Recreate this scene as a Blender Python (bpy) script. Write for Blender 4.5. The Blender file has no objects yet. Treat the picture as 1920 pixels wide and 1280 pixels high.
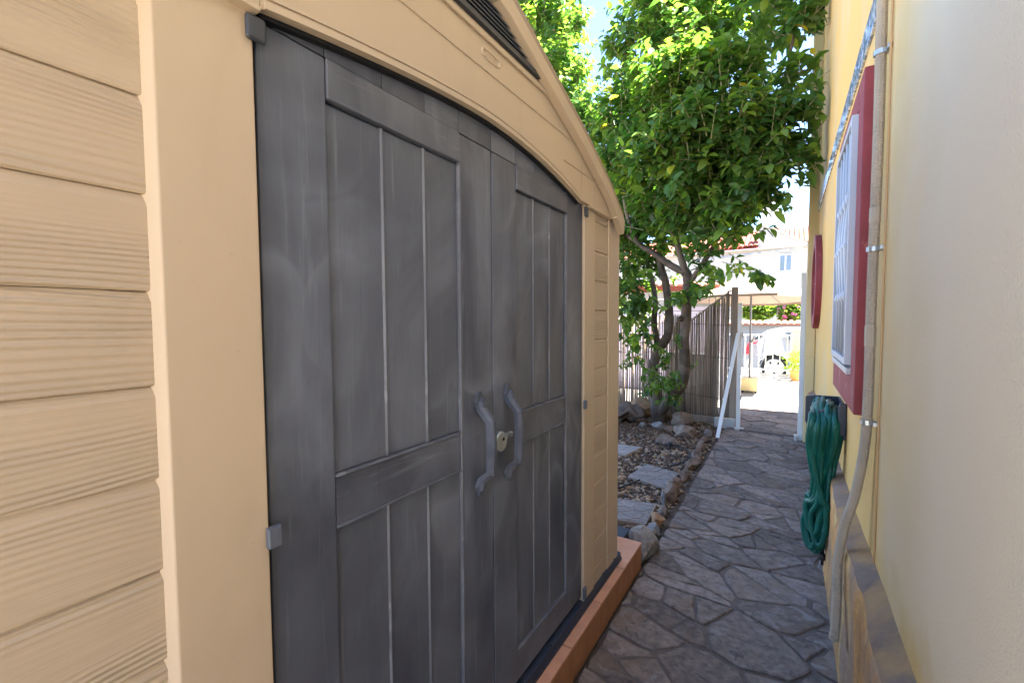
import bpy, bmesh, math, random
import numpy as np
from mathutils import Vector, Matrix, noise as mnoise

S = bpy.context.scene
COL = S.collection
R = math.radians
rng = random.Random(7)
nrg = np.random.default_rng(11)

# ------------------------------------------------------------------ camera, sky, sun, exposure
F_PX, YAW, PITCH, ROLL = 818.54, 0.564895, 0.04930, -0.0051275
cam = bpy.data.cameras.new("camera")
co = bpy.data.objects.new("camera", cam)
COL.objects.link(co)
fw = Vector((-math.sin(YAW) * math.cos(PITCH), math.cos(YAW) * math.cos(PITCH), -math.sin(PITCH)))
rt = Vector((math.cos(YAW), math.sin(YAW), 0))
up = rt.cross(fw)
rt2 = rt * math.cos(ROLL) + up * math.sin(ROLL)
up2 = -rt * math.sin(ROLL) + up * math.cos(ROLL)
EYE = Vector((0, 0, 1.5))
m = Matrix((rt2, up2, -fw)).transposed().to_4x4()
m.translation = EYE
co.matrix_world = m
cam.sensor_fit = 'HORIZONTAL'
cam.sensor_width = 36.0
cam.lens = 36.0 * F_PX / 1920.0
cam.clip_start = 0.02
cam.clip_end = 2000
S.camera = co

def project(p):
    d = Vector(p) - EYE
    z = d.dot(fw)
    if z < 0.05:
        return None
    return 960 + F_PX * d.dot(rt2) / z, 640 - F_PX * d.dot(up2) / z, z

SUN_EL, SUN_AZ = R(60), R(82)        # azimuth clockwise from +Y (the alley direction)
w = bpy.data.worlds.new("World")
S.world = w
w.use_nodes = True
nt = w.node_tree
sky = nt.nodes.new("ShaderNodeTexSky")
sky.sky_type = 'NISHITA'
sky.sun_disc = False
sky.sun_elevation = SUN_EL
sky.sun_rotation = SUN_AZ
sky.air_density = 0.65
sky.dust_density = 0.3
sky.ozone_density = 3.0
bg = nt.nodes["Background"]
nt.links.new(sky.outputs[0], bg.inputs[0])
bg.inputs[1].default_value = 0.06
sl = bpy.data.lights.new("sun", 'SUN')
sl.energy = 5.0
sl.angle = R(0.5)
sl.color = (1.0, 0.95, 0.87)
so = bpy.data.objects.new("sun", sl)
COL.objects.link(so)
sd = Vector((math.cos(SUN_EL) * math.sin(SUN_AZ), math.cos(SUN_EL) * math.cos(SUN_AZ), math.sin(SUN_EL)))
so.rotation_euler = sd.to_track_quat('Z', 'Y').to_euler()
so.location = (6, 2, 14)
S.view_settings.view_transform = 'Standard'
S.view_settings.look = 'None'
S.view_settings.exposure = 4.15
S.view_settings.gamma = 1.0
S.view_settings.use_curve_mapping = False
S.render.engine = 'CYCLES'
try:
    S.cycles.use_denoising = True
    S.cycles.denoiser = 'OPENIMAGEDENOISE'
    S.cycles.max_bounces = 10
    S.cycles.diffuse_bounces = 6
    S.cycles.transparent_max_bounces = 8
    S.cycles.sample_clamp_indirect = 8
except Exception:
    pass

# ------------------------------------------------------------------ materials
def mat(name, base, rough=0.6, var=0.0, vscale=3.0, bump=0.0, bscale=40.0, bstretch=(1, 1, 1), spec=0.4,
        metal=0.0, objvar=0.0, tint=None, stains=None, attr=None, bdist=0.01, bdetail=4.0, vstretch=(1, 1, 1)):
    """Principled material: base colour varied by noise (wear), per-object variation and noise relief."""
    M = bpy.data.materials.new(name)
    M.use_nodes = True
    t = M.node_tree
    N, L = t.nodes, t.links
    p = N["Principled BSDF"]
    p.inputs["Roughness"].default_value = rough
    p.inputs["Specular IOR Level"].default_value = spec
    p.inputs["Metallic"].default_value = metal
    geo = N.new("ShaderNodeNewGeometry")
    oi = N.new("ShaderNodeObjectInfo")
    off = N.new("ShaderNodeVectorMath"); off.operation = 'SCALE'
    cmb = N.new("ShaderNodeCombineXYZ")
    for i in range(3):
        L.new(oi.outputs["Random"], cmb.inputs[i])
    L.new(cmb.outputs[0], off.inputs[0]); off.inputs["Scale"].default_value = 37.0
    add = N.new("ShaderNodeVectorMath"); add.operation = 'ADD'
    L.new(geo.outputs["Position"], add.inputs[0]); L.new(off.outputs[0], add.inputs[1])
    pos = add.outputs[0]
    col = None
    rgb = N.new("ShaderNodeRGB"); rgb.outputs[0].default_value = (*base, 1)
    col = rgb.outputs[0]
    if attr:
        at = N.new("ShaderNodeAttribute"); at.attribute_name = attr
        mx = N.new("ShaderNodeMix"); mx.data_type = 'RGBA'; mx.blend_type = 'MULTIPLY'
        mx.inputs[0].default_value = 1.0
        L.new(col, mx.inputs[6]); L.new(at.outputs["Color"], mx.inputs[7]); col = mx.outputs[2]
    def noise(scale, detail=4.0, stretch=(1, 1, 1), rough_=0.55, dist=0.0):
        mp = N.new("ShaderNodeMapping"); mp.inputs["Scale"].default_value = stretch
        L.new(pos, mp.inputs["Vector"])
        n = N.new("ShaderNodeTexNoise"); n.inputs["Scale"].default_value = scale
        n.inputs["Detail"].default_value = detail; n.inputs["Roughness"].default_value = rough_
        n.inputs["Distortion"].default_value = dist
        L.new(mp.outputs[0], n.inputs["Vector"])
        return n.outputs["Fac"]
    def mul(colr, fac_socket, lo, hi, a=0.3, b=0.7):
        mr = N.new("ShaderNodeMapRange"); L.new(fac_socket, mr.inputs[0])
        mr.inputs[1].default_value = a; mr.inputs[2].default_value = b
        mr.inputs[3].default_value = lo; mr.inputs[4].default_value = hi
        mm = N.new("ShaderNodeVectorMath"); mm.operation = 'SCALE'
        L.new(colr, mm.inputs[0]); L.new(mr.outputs[0], mm.inputs["Scale"])
        return mm.outputs[0]
    if var:
        col = mul(col, noise(vscale, 5.0, vstretch), 1 - var, 1 + var)
    if objvar:
        col = mul(col, oi.outputs["Random"], 1 - objvar, 1 + objvar, 0.0, 1.0)
    if tint:                      # second colour mixed in by noise: (colour, scale, a, b, stretch)
        tc, ts, ta, tb = tint[:4]
        st = tint[4] if len(tint) > 4 else (1, 1, 1)
        mr = N.new("ShaderNodeMapRange"); L.new(noise(ts, 6.0, st, 0.6, 0.4), mr.inputs[0])
        mr.inputs[1].default_value = ta; mr.inputs[2].default_value = tb
        mx = N.new("ShaderNodeMix"); mx.data_type = 'RGBA'
        L.new(mr.outputs[0], mx.inputs[0]); L.new(col, mx.inputs[6])
        mx.inputs[7].default_value = (*tc, 1); col = mx.outputs[2]
    if stains:
        for (tc, ts, ta, tb, st, amt) in stains:
            mr = N.new("ShaderNodeMapRange"); L.new(noise(ts, 5.0, st, 0.55, 1.2), mr.inputs[0])
            mr.inputs[1].default_value = ta; mr.inputs[2].default_value = tb; mr.inputs[4].default_value = amt
            mx = N.new("ShaderNodeMix"); mx.data_type = 'RGBA'
            L.new(mr.outputs[0], mx.inputs[0]); L.new(col, mx.inputs[6])
            mx.inputs[7].default_value = (*tc, 1); col = mx.outputs[2]
    L.new(col, p.inputs["Base Color"])
    if bump:
        b = N.new("ShaderNodeBump"); b.inputs["Strength"].default_value = bump
        b.inputs["Distance"].default_value = bdist
        L.new(noise(bscale, bdetail, bstretch), b.inputs["Height"])
        L.new(b.outputs[0], p.inputs["Normal"])
    M["p"] = 1
    return M

def leaf_material(name, use_attr):
    M = bpy.data.materials.new(name); M.use_nodes = True
    N, L = M.node_tree.nodes, M.node_tree.links
    N.remove(N["Principled BSDF"])
    out = N["Material Output"]
    cr = N.new("ShaderNodeValToRGB")
    e = cr.color_ramp.elements
    e[0].position = 0.0; e[0].color = (0.022, 0.062, 0.015, 1)
    e[1].position = 1.0; e[1].color = (0.42, 0.36, 0.03, 1)
    for p_, c_ in ((0.35, (0.040, 0.108, 0.022, 1)), (0.7, (0.075, 0.148, 0.026, 1)), (0.93, (0.15, 0.25, 0.03, 1)), (0.975, (0.25, 0.30, 0.03, 1))):
        q = e.new(p_); q.color = c_
    if use_attr:
        a = N.new("ShaderNodeAttribute"); a.attribute_name = "tint"; L.new(a.outputs["Fac"], cr.inputs[0])
    else:
        a = N.new("ShaderNodeObjectInfo"); L.new(a.outputs["Random"], cr.inputs[0])
    d = N.new("ShaderNodeBsdfDiffuse"); L.new(cr.outputs[0], d.inputs[0])
    tr = N.new("ShaderNodeBsdfTranslucent")
    br = N.new("ShaderNodeMix"); br.data_type = 'RGBA'; br.blend_type = 'MULTIPLY'; br.inputs[0].default_value = 1.0
    L.new(cr.outputs[0], br.inputs[6]); br.inputs[7].default_value = (2.3, 2.2, 1.1, 1)
    br.clamp_result = False
    L.new(br.outputs[2], tr.inputs[0])
    mx = N.new("ShaderNodeMixShader"); mx.inputs[0].default_value = 0.45
    L.new(d.outputs[0], mx.inputs[1]); L.new(tr.outputs[0], mx.inputs[2])
    g = N.new("ShaderNodeBsdfGlossy"); g.inputs["Roughness"].default_value = 0.5
    mx2 = N.new("ShaderNodeMixShader"); mx2.inputs[0].default_value = 0.035
    L.new(mx.outputs[0], mx2.inputs[1]); L.new(g.outputs[0], mx2.inputs[2])
    L.new(mx2.outputs[0], out.inputs[0])
    return M

def glass_mat(name, c=(0.05, 0.07, 0.09), rough=0.06):
    return mat(name, c, rough=rough, spec=0.9)

WOOD_X = (60, 3, 60)
M_tan = mat("tan_plastic", (0.505, 0.385, 0.258), 0.55, var=0.04, vscale=2.0, bump=0.06, bscale=220, bdist=0.002,
            stains=[((0.40, 0.305, 0.19), 3.5, 0.55, 0.8, (1, 1, .35), 0.45), ((0.30, 0.22, 0.15), 60, 0.70, 0.76, (1, 1, 1), 0.5)])
M_board = mat("tan_board", (0.47, 0.36, 0.243), 0.6, var=0.05, vscale=3.0,
              stains=[((0.38, 0.295, 0.19), 4, 0.52, 0.8, (1, .6, 1), 0.5)])
def add_grain(M, along, dist=0.004, strength=1.0, period=0.0100):
    """Moulded wood grain: bands along one axis, bent by slow noise."""
    N, L = M.node_tree.nodes, M.node_tree.links
    p = N["Principled BSDF"]
    geo = N.new("ShaderNodeNewGeometry"); oi = N.new("ShaderNodeObjectInfo")
    sep = N.new("ShaderNodeSeparateXYZ"); L.new(geo.outputs["Position"], sep.inputs[0])
    a, c = ("Y", "Z") if along == 'Y' else ("Z", "Y")
    cmb = N.new("ShaderNodeCombineXYZ")
    L.new(sep.outputs[a], cmb.inputs[0]); L.new(sep.outputs[c], cmb.inputs[1])
    ms = N.new("ShaderNodeMath"); ms.operation = 'MULTIPLY'; ms.inputs[1].default_value = 53.0
    L.new(oi.outputs["Random"], ms.inputs[0]); L.new(ms.outputs[0], cmb.inputs[2])
    def nz(sx, sy, scale, det):
        mp = N.new("ShaderNodeMapping"); mp.inputs["Scale"].default_value = (sx, sy, 1)
        L.new(cmb.outputs[0], mp.inputs["Vector"])
        n = N.new("ShaderNodeTexNoise"); n.inputs["Scale"].default_value = scale; n.inputs["Detail"].default_value = det
        L.new(mp.outputs[0], n.inputs["Vector"]); return n.outputs["Fac"]
    warp = nz(0.9, 3.6, 1.5, 1.5)
    m1 = N.new("ShaderNodeMath"); m1.operation = 'MULTIPLY_ADD'; m1.inputs[1].default_value = 0.075
    L.new(warp, m1.inputs[0]); L.new(sep.outputs[c], m1.inputs[2])
    m2 = N.new("ShaderNodeMath"); m2.operation = 'MULTIPLY'; m2.inputs[1].default_value = 2 * math.pi / period
    L.new(m1.outputs[0], m2.inputs[0])
    sn = N.new("ShaderNodeMath"); sn.operation = 'SINE'; L.new(m2.outputs[0], sn.inputs[0])
    amp = nz(0.5, 9.0, 1.3, 1.0)
    mr = N.new("ShaderNodeMapRange"); mr.inputs[1].default_value = 0.36; mr.inputs[2].default_value = 0.66; L.new(amp, mr.inputs[0])
    m3 = N.new("ShaderNodeMath"); m3.operation = 'MULTIPLY'; L.new(sn.outputs[0], m3.inputs[0]); L.new(mr.outputs[0], m3.inputs[1])
    fine = nz(3.0, 130.0, 1.0, 3.0)
    m4 = N.new("ShaderNodeMath"); m4.operation = 'MULTIPLY_ADD'; m4.inputs[1].default_value = 0.9
    L.new(fine, m4.inputs[0]); L.new(m3.outputs[0], m4.inputs[2])
    b = N.new("ShaderNodeBump"); b.inputs["Strength"].default_value = strength; b.inputs["Distance"].default_value = dist
    L.new(m4.outputs[0], b.inputs["Height"]); L.new(b.outputs[0], p.inputs["Normal"])
add_grain(M_board, 'Y', 0.0017, 0.85)
def door_mat(name, base, along):
    M = mat(name, base, 0.44, var=0.16, vscale=2.4, spec=0.42,
            stains=[((base[0] * 1.9, base[1] * 1.9, base[2] * 1.85), 2.4, 0.50, 0.72, (1, 1, 0.6), 0.7),
                    ((base[0] * 0.42, base[1] * 0.42, base[2] * 0.50), 1.7, 0.50, 0.70, (1, 1, 0.5), 0.8),
                    ((base[0] * 2.3, base[1] * 2.3, base[2] * 2.2), 9.0, 0.58, 0.78, (1, 6, 0.3) if along == 'Z' else (1, .3, 6), 0.55),
                    ((base[0] * 0.5, base[1] * 0.5, base[2] * 0.5), 26.0, 0.62, 0.74, (1, 5, 0.15), 0.6)])
    N, L = M.node_tree.nodes, M.node_tree.links
    p = N["Principled BSDF"]
    src = p.inputs["Base Color"].links[0].from_socket
    geo = N.new("ShaderNodeNewGeometry")
    wn = N.new("ShaderNodeTexNoise"); wn.inputs["Scale"].default_value = 2.2; wn.inputs["Detail"].default_value = 3
    L.new(geo.outputs["Position"], wn.inputs["Vector"])
    sc = N.new("ShaderNodeVectorMath"); sc.operation = 'SCALE'; sc.inputs["Scale"].default_value = 0.30
    L.new(wn.outputs["Color"], sc.inputs[0])
    ad = N.new("ShaderNodeVectorMath"); ad.operation = 'ADD'; L.new(geo.outputs["Position"], ad.inputs[0]); L.new(sc.outputs[0], ad.inputs[1])
    mp = N.new("ShaderNodeMapping"); mp.inputs["Scale"].default_value = (0.05, 1.25, 0.8); L.new(ad.outputs[0], mp.inputs["Vector"])
    vo = N.new("ShaderNodeTexVoronoi"); vo.inputs["Scale"].default_value = 3.0; L.new(mp.outputs[0], vo.inputs["Vector"])
    rg = N.new("ShaderNodeValToRGB"); e = rg.color_ramp.elements       # wiped rings left by a cloth
    e[0].position = 0.0; e[0].color = (.55, .55, .55, 1); e[1].position = 1.0; e[1].color = (0, 0, 0, 1)
    for q_, v_ in ((.05, .35), (.10, .10), (.27, .12), (.36, .70), (.40, .85), (.43, .25), (.52, .04), (.66, .5), (.71, .08)):
        z_ = e.new(q_); z_.color = (v_, v_, v_, 1)
    L.new(vo.outputs["Distance"], rg.inputs[0])
    n3 = N.new("ShaderNodeTexNoise"); n3.inputs["Scale"].default_value = 1.9; n3.inputs["Detail"].default_value = 2; L.new(ad.outputs[0], n3.inputs["Vector"])
    mk = N.new("ShaderNodeMapRange"); mk.inputs[1].default_value = .42; mk.inputs[2].default_value = .68; mk.inputs[4].default_value = .62; L.new(n3.outputs["Fac"], mk.inputs[0])
    mm = N.new("ShaderNodeMath"); mm.operation = 'MULTIPLY'; L.new(rg.outputs[0], mm.inputs[0]); L.new(mk.outputs[0], mm.inputs[1])
    mx = N.new("ShaderNodeMix"); mx.data_type = 'RGBA'; L.new(mm.outputs[0], mx.inputs[0]); L.new(src, mx.inputs[6])
    mx.inputs[7].default_value = (base[0] * 2.7, base[1] * 2.7, base[2] * 2.6, 1)
    L.new(mx.outputs[2], p.inputs["Base Color"])
    add_grain(M, along, 0.00035, 0.5, 0.0058)
    return M
M_door = door_mat("grey_door_plastic", (0.093, 0.100, 0.121), 'Z')
M_doorh = door_mat("grey_door_rail_plastic", (0.095, 0.101, 0.121), 'Y')
M_worn_lit = mat("worn_lit_grey_edge", (0.15, 0.153, 0.168), 0.5, var=0.2, vscale=9, vstretch=(1, 1, .3),
             stains=[((0.108, 0.110, 0.124), 3.0, 0.38, 0.56, (1, 3, 1.2), 0.95), ((0.30, 0.30, 0.31), 11, 0.60, 0.72, (1, 1, .6), 0.8)])
M_dark = mat("dark_grey_plastic", (0.045, 0.048, 0.055), 0.45, var=0.1, bump=0.05, bscale=200, bdist=0.002)
M_hinge = mat("slate_hinge_plastic", (0.10, 0.11, 0.135), 0.45, var=0.1)
M_black = mat("black_gap", (0.006, 0.006, 0.007), 0.8)
M_handle = mat("handle_plastic", (0.085, 0.092, 0.115), 0.38, var=0.25, vscale=14)
M_zinc = mat("zinc", (0.42, 0.44, 0.44), 0.4, metal=0.7, var=0.2, vscale=30)
M_terra = mat("terracotta_tile", (0.58, 0.28, 0.16), 0.6, var=0.12, vscale=14, objvar=0.07, bump=0.1, bscale=120, bdist=0.003)
M_riser = mat("terracotta_riser", (0.34, 0.145, 0.058), 0.6, var=0.18, vscale=9, objvar=0.08, bump=0.1, bscale=80, bdist=0.003)
M_concrete = mat("concrete", (0.40, 0.38, 0.35), 0.85, var=0.2, vscale=6, bump=0.3, bscale=60)
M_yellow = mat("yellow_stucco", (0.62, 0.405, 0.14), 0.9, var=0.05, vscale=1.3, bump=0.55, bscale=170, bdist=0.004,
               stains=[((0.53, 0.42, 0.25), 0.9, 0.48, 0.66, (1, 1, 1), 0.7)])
def paler_near(M, colour, y_clear, y_full):  # blends in a paler, greyer tone towards the near end, ragged edge
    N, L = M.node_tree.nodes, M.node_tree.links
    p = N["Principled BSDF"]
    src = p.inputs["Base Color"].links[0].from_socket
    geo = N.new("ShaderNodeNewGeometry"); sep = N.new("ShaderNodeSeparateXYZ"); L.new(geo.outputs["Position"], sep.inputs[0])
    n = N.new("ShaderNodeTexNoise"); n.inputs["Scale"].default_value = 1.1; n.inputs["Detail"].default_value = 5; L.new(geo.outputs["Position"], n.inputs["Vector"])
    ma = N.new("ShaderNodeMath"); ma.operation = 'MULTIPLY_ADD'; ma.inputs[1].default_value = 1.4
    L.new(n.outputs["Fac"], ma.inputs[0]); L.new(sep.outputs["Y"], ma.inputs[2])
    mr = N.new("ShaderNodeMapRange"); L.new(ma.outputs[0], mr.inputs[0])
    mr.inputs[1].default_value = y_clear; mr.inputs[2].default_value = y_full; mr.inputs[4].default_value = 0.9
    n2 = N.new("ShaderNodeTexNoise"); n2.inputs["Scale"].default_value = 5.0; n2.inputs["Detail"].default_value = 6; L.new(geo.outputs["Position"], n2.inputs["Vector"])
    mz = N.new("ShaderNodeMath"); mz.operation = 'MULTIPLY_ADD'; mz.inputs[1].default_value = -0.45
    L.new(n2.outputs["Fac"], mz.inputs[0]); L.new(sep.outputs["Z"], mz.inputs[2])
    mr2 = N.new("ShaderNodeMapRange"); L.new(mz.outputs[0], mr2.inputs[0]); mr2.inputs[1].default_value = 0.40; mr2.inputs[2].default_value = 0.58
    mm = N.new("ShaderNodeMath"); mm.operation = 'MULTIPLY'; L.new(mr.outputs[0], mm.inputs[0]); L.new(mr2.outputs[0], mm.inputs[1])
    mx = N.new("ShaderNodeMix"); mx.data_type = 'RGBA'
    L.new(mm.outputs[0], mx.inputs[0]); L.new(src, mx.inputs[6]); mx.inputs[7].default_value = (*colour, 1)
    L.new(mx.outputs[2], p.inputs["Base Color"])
paler_near(M_yellow, (0.72, 0.60, 0.435), 2.75, 1.95)
M_plinth = mat("ochre_plinth", (0.53, 0.265, 0.085), 0.85, bump=1.0, bscale=16, bdist=0.03, var=0.28, vscale=5,
               tint=((0.33, 0.215, 0.14), 3.2, 0.42, 0.62, (1, 1, 0.6)),
               stains=[((0.62, 0.40, 0.16), 4.0, 0.54, 0.66, (1, 1, .45), 0.85), ((0.16, 0.085, 0.05), 7.0, 0.58, 0.72, (1, 1, .5), 0.7)])
M_ledge = mat("mauve_ledge", (0.21, 0.14, 0.10), 0.8, var=0.3, vscale=6, bump=0.6, bscale=26, tint=((0.36, 0.21, 0.09), 3.5, 0.48, 0.60),
              stains=[((0.17, 0.10, 0.085), 2.2, 0.54, 0.66, (1, 1, 1), 0.6)])
M_red = mat("dark_red_paint", (0.22, 0.036, 0.043), 0.7, var=0.14, vscale=7, bump=0.15, bscale=90, bdist=0.003,
            stains=[((0.52, 0.27, 0.22), 11, 0.60, 0.75, (1, 1, .5), 0.55)])
M_white = mat("white_paint", (0.66, 0.66, 0.64), 0.5, var=0.05, vscale=5)
M_greywhite = mat("weathered_white_paint", (0.48, 0.46, 0.43), 0.55, var=0.10, vscale=5, bump=0.06, bscale=40)
M_grille = mat("bluish_white_iron", (0.42, 0.44, 0.47), 0.45, var=0.1)
M_glass = glass_mat("window_glass", (0.10, 0.13, 0.17))
M_darkglass = glass_mat("car_glass", (0.02, 0.03, 0.04))
M_hoseg = mat("green_rubber", (0.002, 0.098, 0.072), 0.42, var=0.15, vscale=10)
M_conduit = mat("beige_conduit", (0.35, 0.29, 0.215), 0.6, var=0.12, vscale=6)
M_cable = mat("tan_cable", (0.42, 0.25, 0.10), 0.6, var=0.1)
M_downp = mat("cream_downpipe", (0.62, 0.49, 0.25), 0.6, var=0.06)
M_blueblk = mat("blue_black_plastic", (0.022, 0.03, 0.05), 0.42, var=0.2)
M_mortar = mat("path_mortar", (0.140, 0.108, 0.088), 0.95, var=0.25, vscale=10, bump=0.6, bscale=90, bdist=0.006)
M_stone = mat("flagstone", (0.200, 0.156, 0.128), 0.85, var=0.35, vscale=26, objvar=0.36, bump=1.0, bscale=24, bdist=0.010, bdetail=8,
              bstretch=(1, 1.6, 1), spec=0.25,
              tint=((0.20, 0.14, 0.10), 2.6, 0.50, 0.68),
              stains=[((0.30, 0.265, 0.24), 9, 0.54, 0.72, (1, 1.2, 1), 0.75), ((0.058, 0.045, 0.040), 22, 0.58, 0.72, (1, 1, 1), 0.7)])
M_soil = mat("garden_soil", (0.095, 0.065, 0.045), 0.95, var=0.35, vscale=12, bump=0.8, bscale=60, bdist=0.01)
M_gravel = mat("gravel_stone", (0.30, 0.235, 0.175), 0.8, attr="tint", spec=0.3)
M_litter = mat("dry_leaf", (0.14, 0.085, 0.05), 0.8, attr="tint")
M_slabs = mat("slab_stone", (0.215, 0.185, 0.165), 0.7, var=0.2, vscale=14, objvar=0.16, bump=0.3, bscale=45, bdist=0.005)
M_slabg = mat("slab_grout", (0.30, 0.26, 0.23), 0.85, var=0.1, vscale=10)
M_slate = mat("slate_slab", (0.045, 0.05, 0.058), 0.7, var=0.2, vscale=8, bump=0.2)
M_bounce = mat("bounce_paving_concrete", (0.44, 0.40, 0.34), 0.9, var=0.1, vscale=3, bump=0.2, bscale=60)
M_patio = mat("patio_concrete", (0.27, 0.25, 0.22), 0.9, var=0.08, vscale=3, bump=0.2, bscale=60)
M_asphalt = mat("asphalt", (0.06, 0.06, 0.062), 0.9, var=0.2, vscale=4, bump=0.3, bscale=120)
M_ground = mat("dry_ground", (0.22, 0.18, 0.13), 0.95, var=0.3, vscale=0.5)
M_bark = mat("tree_bark", (0.075, 0.055, 0.040), 0.85, var=0.35, vscale=11, bump=0.7, bscale=22, bdist=0.012, bstretch=(1, 1, .45),
             tint=((0.14, 0.105, 0.076), 4, 0.48, 0.64))
M_twig = mat("green_twig", (0.20, 0.19, 0.09), 0.7, var=0.2)
M_cane = mat("reed_cane", (0.23, 0.17, 0.12), 0.7, var=0.25, vscale=6, vstretch=(1, 1, .5), objvar=0.45)
M_oldwood = mat("weathered_wood", (0.28, 0.22, 0.17), 0.85, var=0.3, vscale=8, vstretch=(1, 1, .2), bump=0.4, bscale=60, bstretch=(1, 1, .1))
M_wire = mat("rusty_wire", (0.10, 0.07, 0.055), 0.6, metal=0.4)
M_farwall = mat("white_render", (0.33, 0.33, 0.315), 0.9, var=0.04, vscale=0.6, bump=0.1, bscale=20)
M_lilac = mat("lilac_render", (0.62, 0.55, 0.66), 0.9, var=0.06, vscale=1)
M_rooft = mat("roof_tile", (0.24, 0.055, 0.032), 0.75, objvar=0.35, var=0.2, vscale=6)
M_coping = mat("coping_tile", (0.36, 0.16, 0.10), 0.75, objvar=0.25)
M_bluetile = mat("blue_glazed_tile", (0.16, 0.24, 0.40), 0.12, objvar=0.25, spec=0.6,
                 tint=((0.62, 0.66, 0.70), 22, 0.47, 0.53), stains=[((0.03, 0.05, 0.13), 30, 0.55, 0.60, (1, 1, 1), .9)])
M_carpaint = mat("white_car_paint", (0.33, 0.35, 0.38), 0.22, spec=0.6)
M_tyre = mat("tyre_rubber", (0.02, 0.02, 0.021), 0.8)
M_alloy = mat("alloy_wheel", (0.62, 0.62, 0.63), 0.3, metal=0.6)
M_redlamp = mat("red_tail_lamp", (0.55, 0.015, 0.03), 0.2, spec=0.7)
M_beige = mat("beige_canvas", (0.27, 0.21, 0.17), 0.9, var=0.03)
M_polegrey = mat("grey_pole", (0.16, 0.16, 0.17), 0.4, metal=0.5)
M_paleyel = mat("pale_yellow_plastic", (0.62, 0.53, 0.30), 0.6, var=0.08)
M_gateyel = mat("cream_pier_render", (0.66, 0.55, 0.33), 0.9, var=0.06)
M_orangepot = mat("orange_pot", (0.55, 0.24, 0.07), 0.7, var=0.1)
M_log = mat("driftwood", (0.095, 0.064, 0.044), 0.85, var=0.4, vscale=8, bump=0.9, bscale=12, bstretch=(1, 4, 4), bdist=0.03)
M_pipe = mat("black_poly_pipe", (0.018, 0.018, 0.02), 0.5)
M_brownpot = mat("brown_clay", (0.07, 0.035, 0.025), 0.55, var=0.2)
M_leafs = leaf_material("lemon_leaf_mass", True)
M_leafo = leaf_material("lemon_leaf", False)
def rock_mat(name, c, c2):
    c, c2 = tuple(k * .72 for k in c), tuple(k * .75 for k in c2)
    return mat(name, c, 0.85, var=0.25, vscale=14, bump=0.7, bscale=26, bdist=0.012, bdetail=8, tint=(c2, 8, 0.48, 0.62),
               stains=[((c[0] * .35, c[1] * .33, c[2] * .33), 22, 0.57, 0.68, (1, 1, 1), 0.7)])
M_rock = {
    'pale': rock_mat("pale_limestone", (0.33, 0.275, 0.225), (0.42, 0.36, 0.30)),
    'grey': rock_mat("grey_stone", (0.24, 0.22, 0.21), (0.42, 0.37, 0.33)),
    'orange': rock_mat("orange_stone", (0.40, 0.22, 0.10), (0.30, 0.20, 0.13)),
    'brown': rock_mat("brown_stone", (0.20, 0.135, 0.095), (0.30, 0.20, 0.14)),
    'pink': rock_mat("pinkish_stone", (0.225, 0.155, 0.115), (0.30, 0.235, 0.185)),
}
def flower_mat(name, c):
    return mat(name, c, 0.8)
M_pink = flower_mat("pink_petals", (0.62, 0.16, 0.36))
M_redfl = flower_mat("red_petals", (0.62, 0.05, 0.03))

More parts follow.
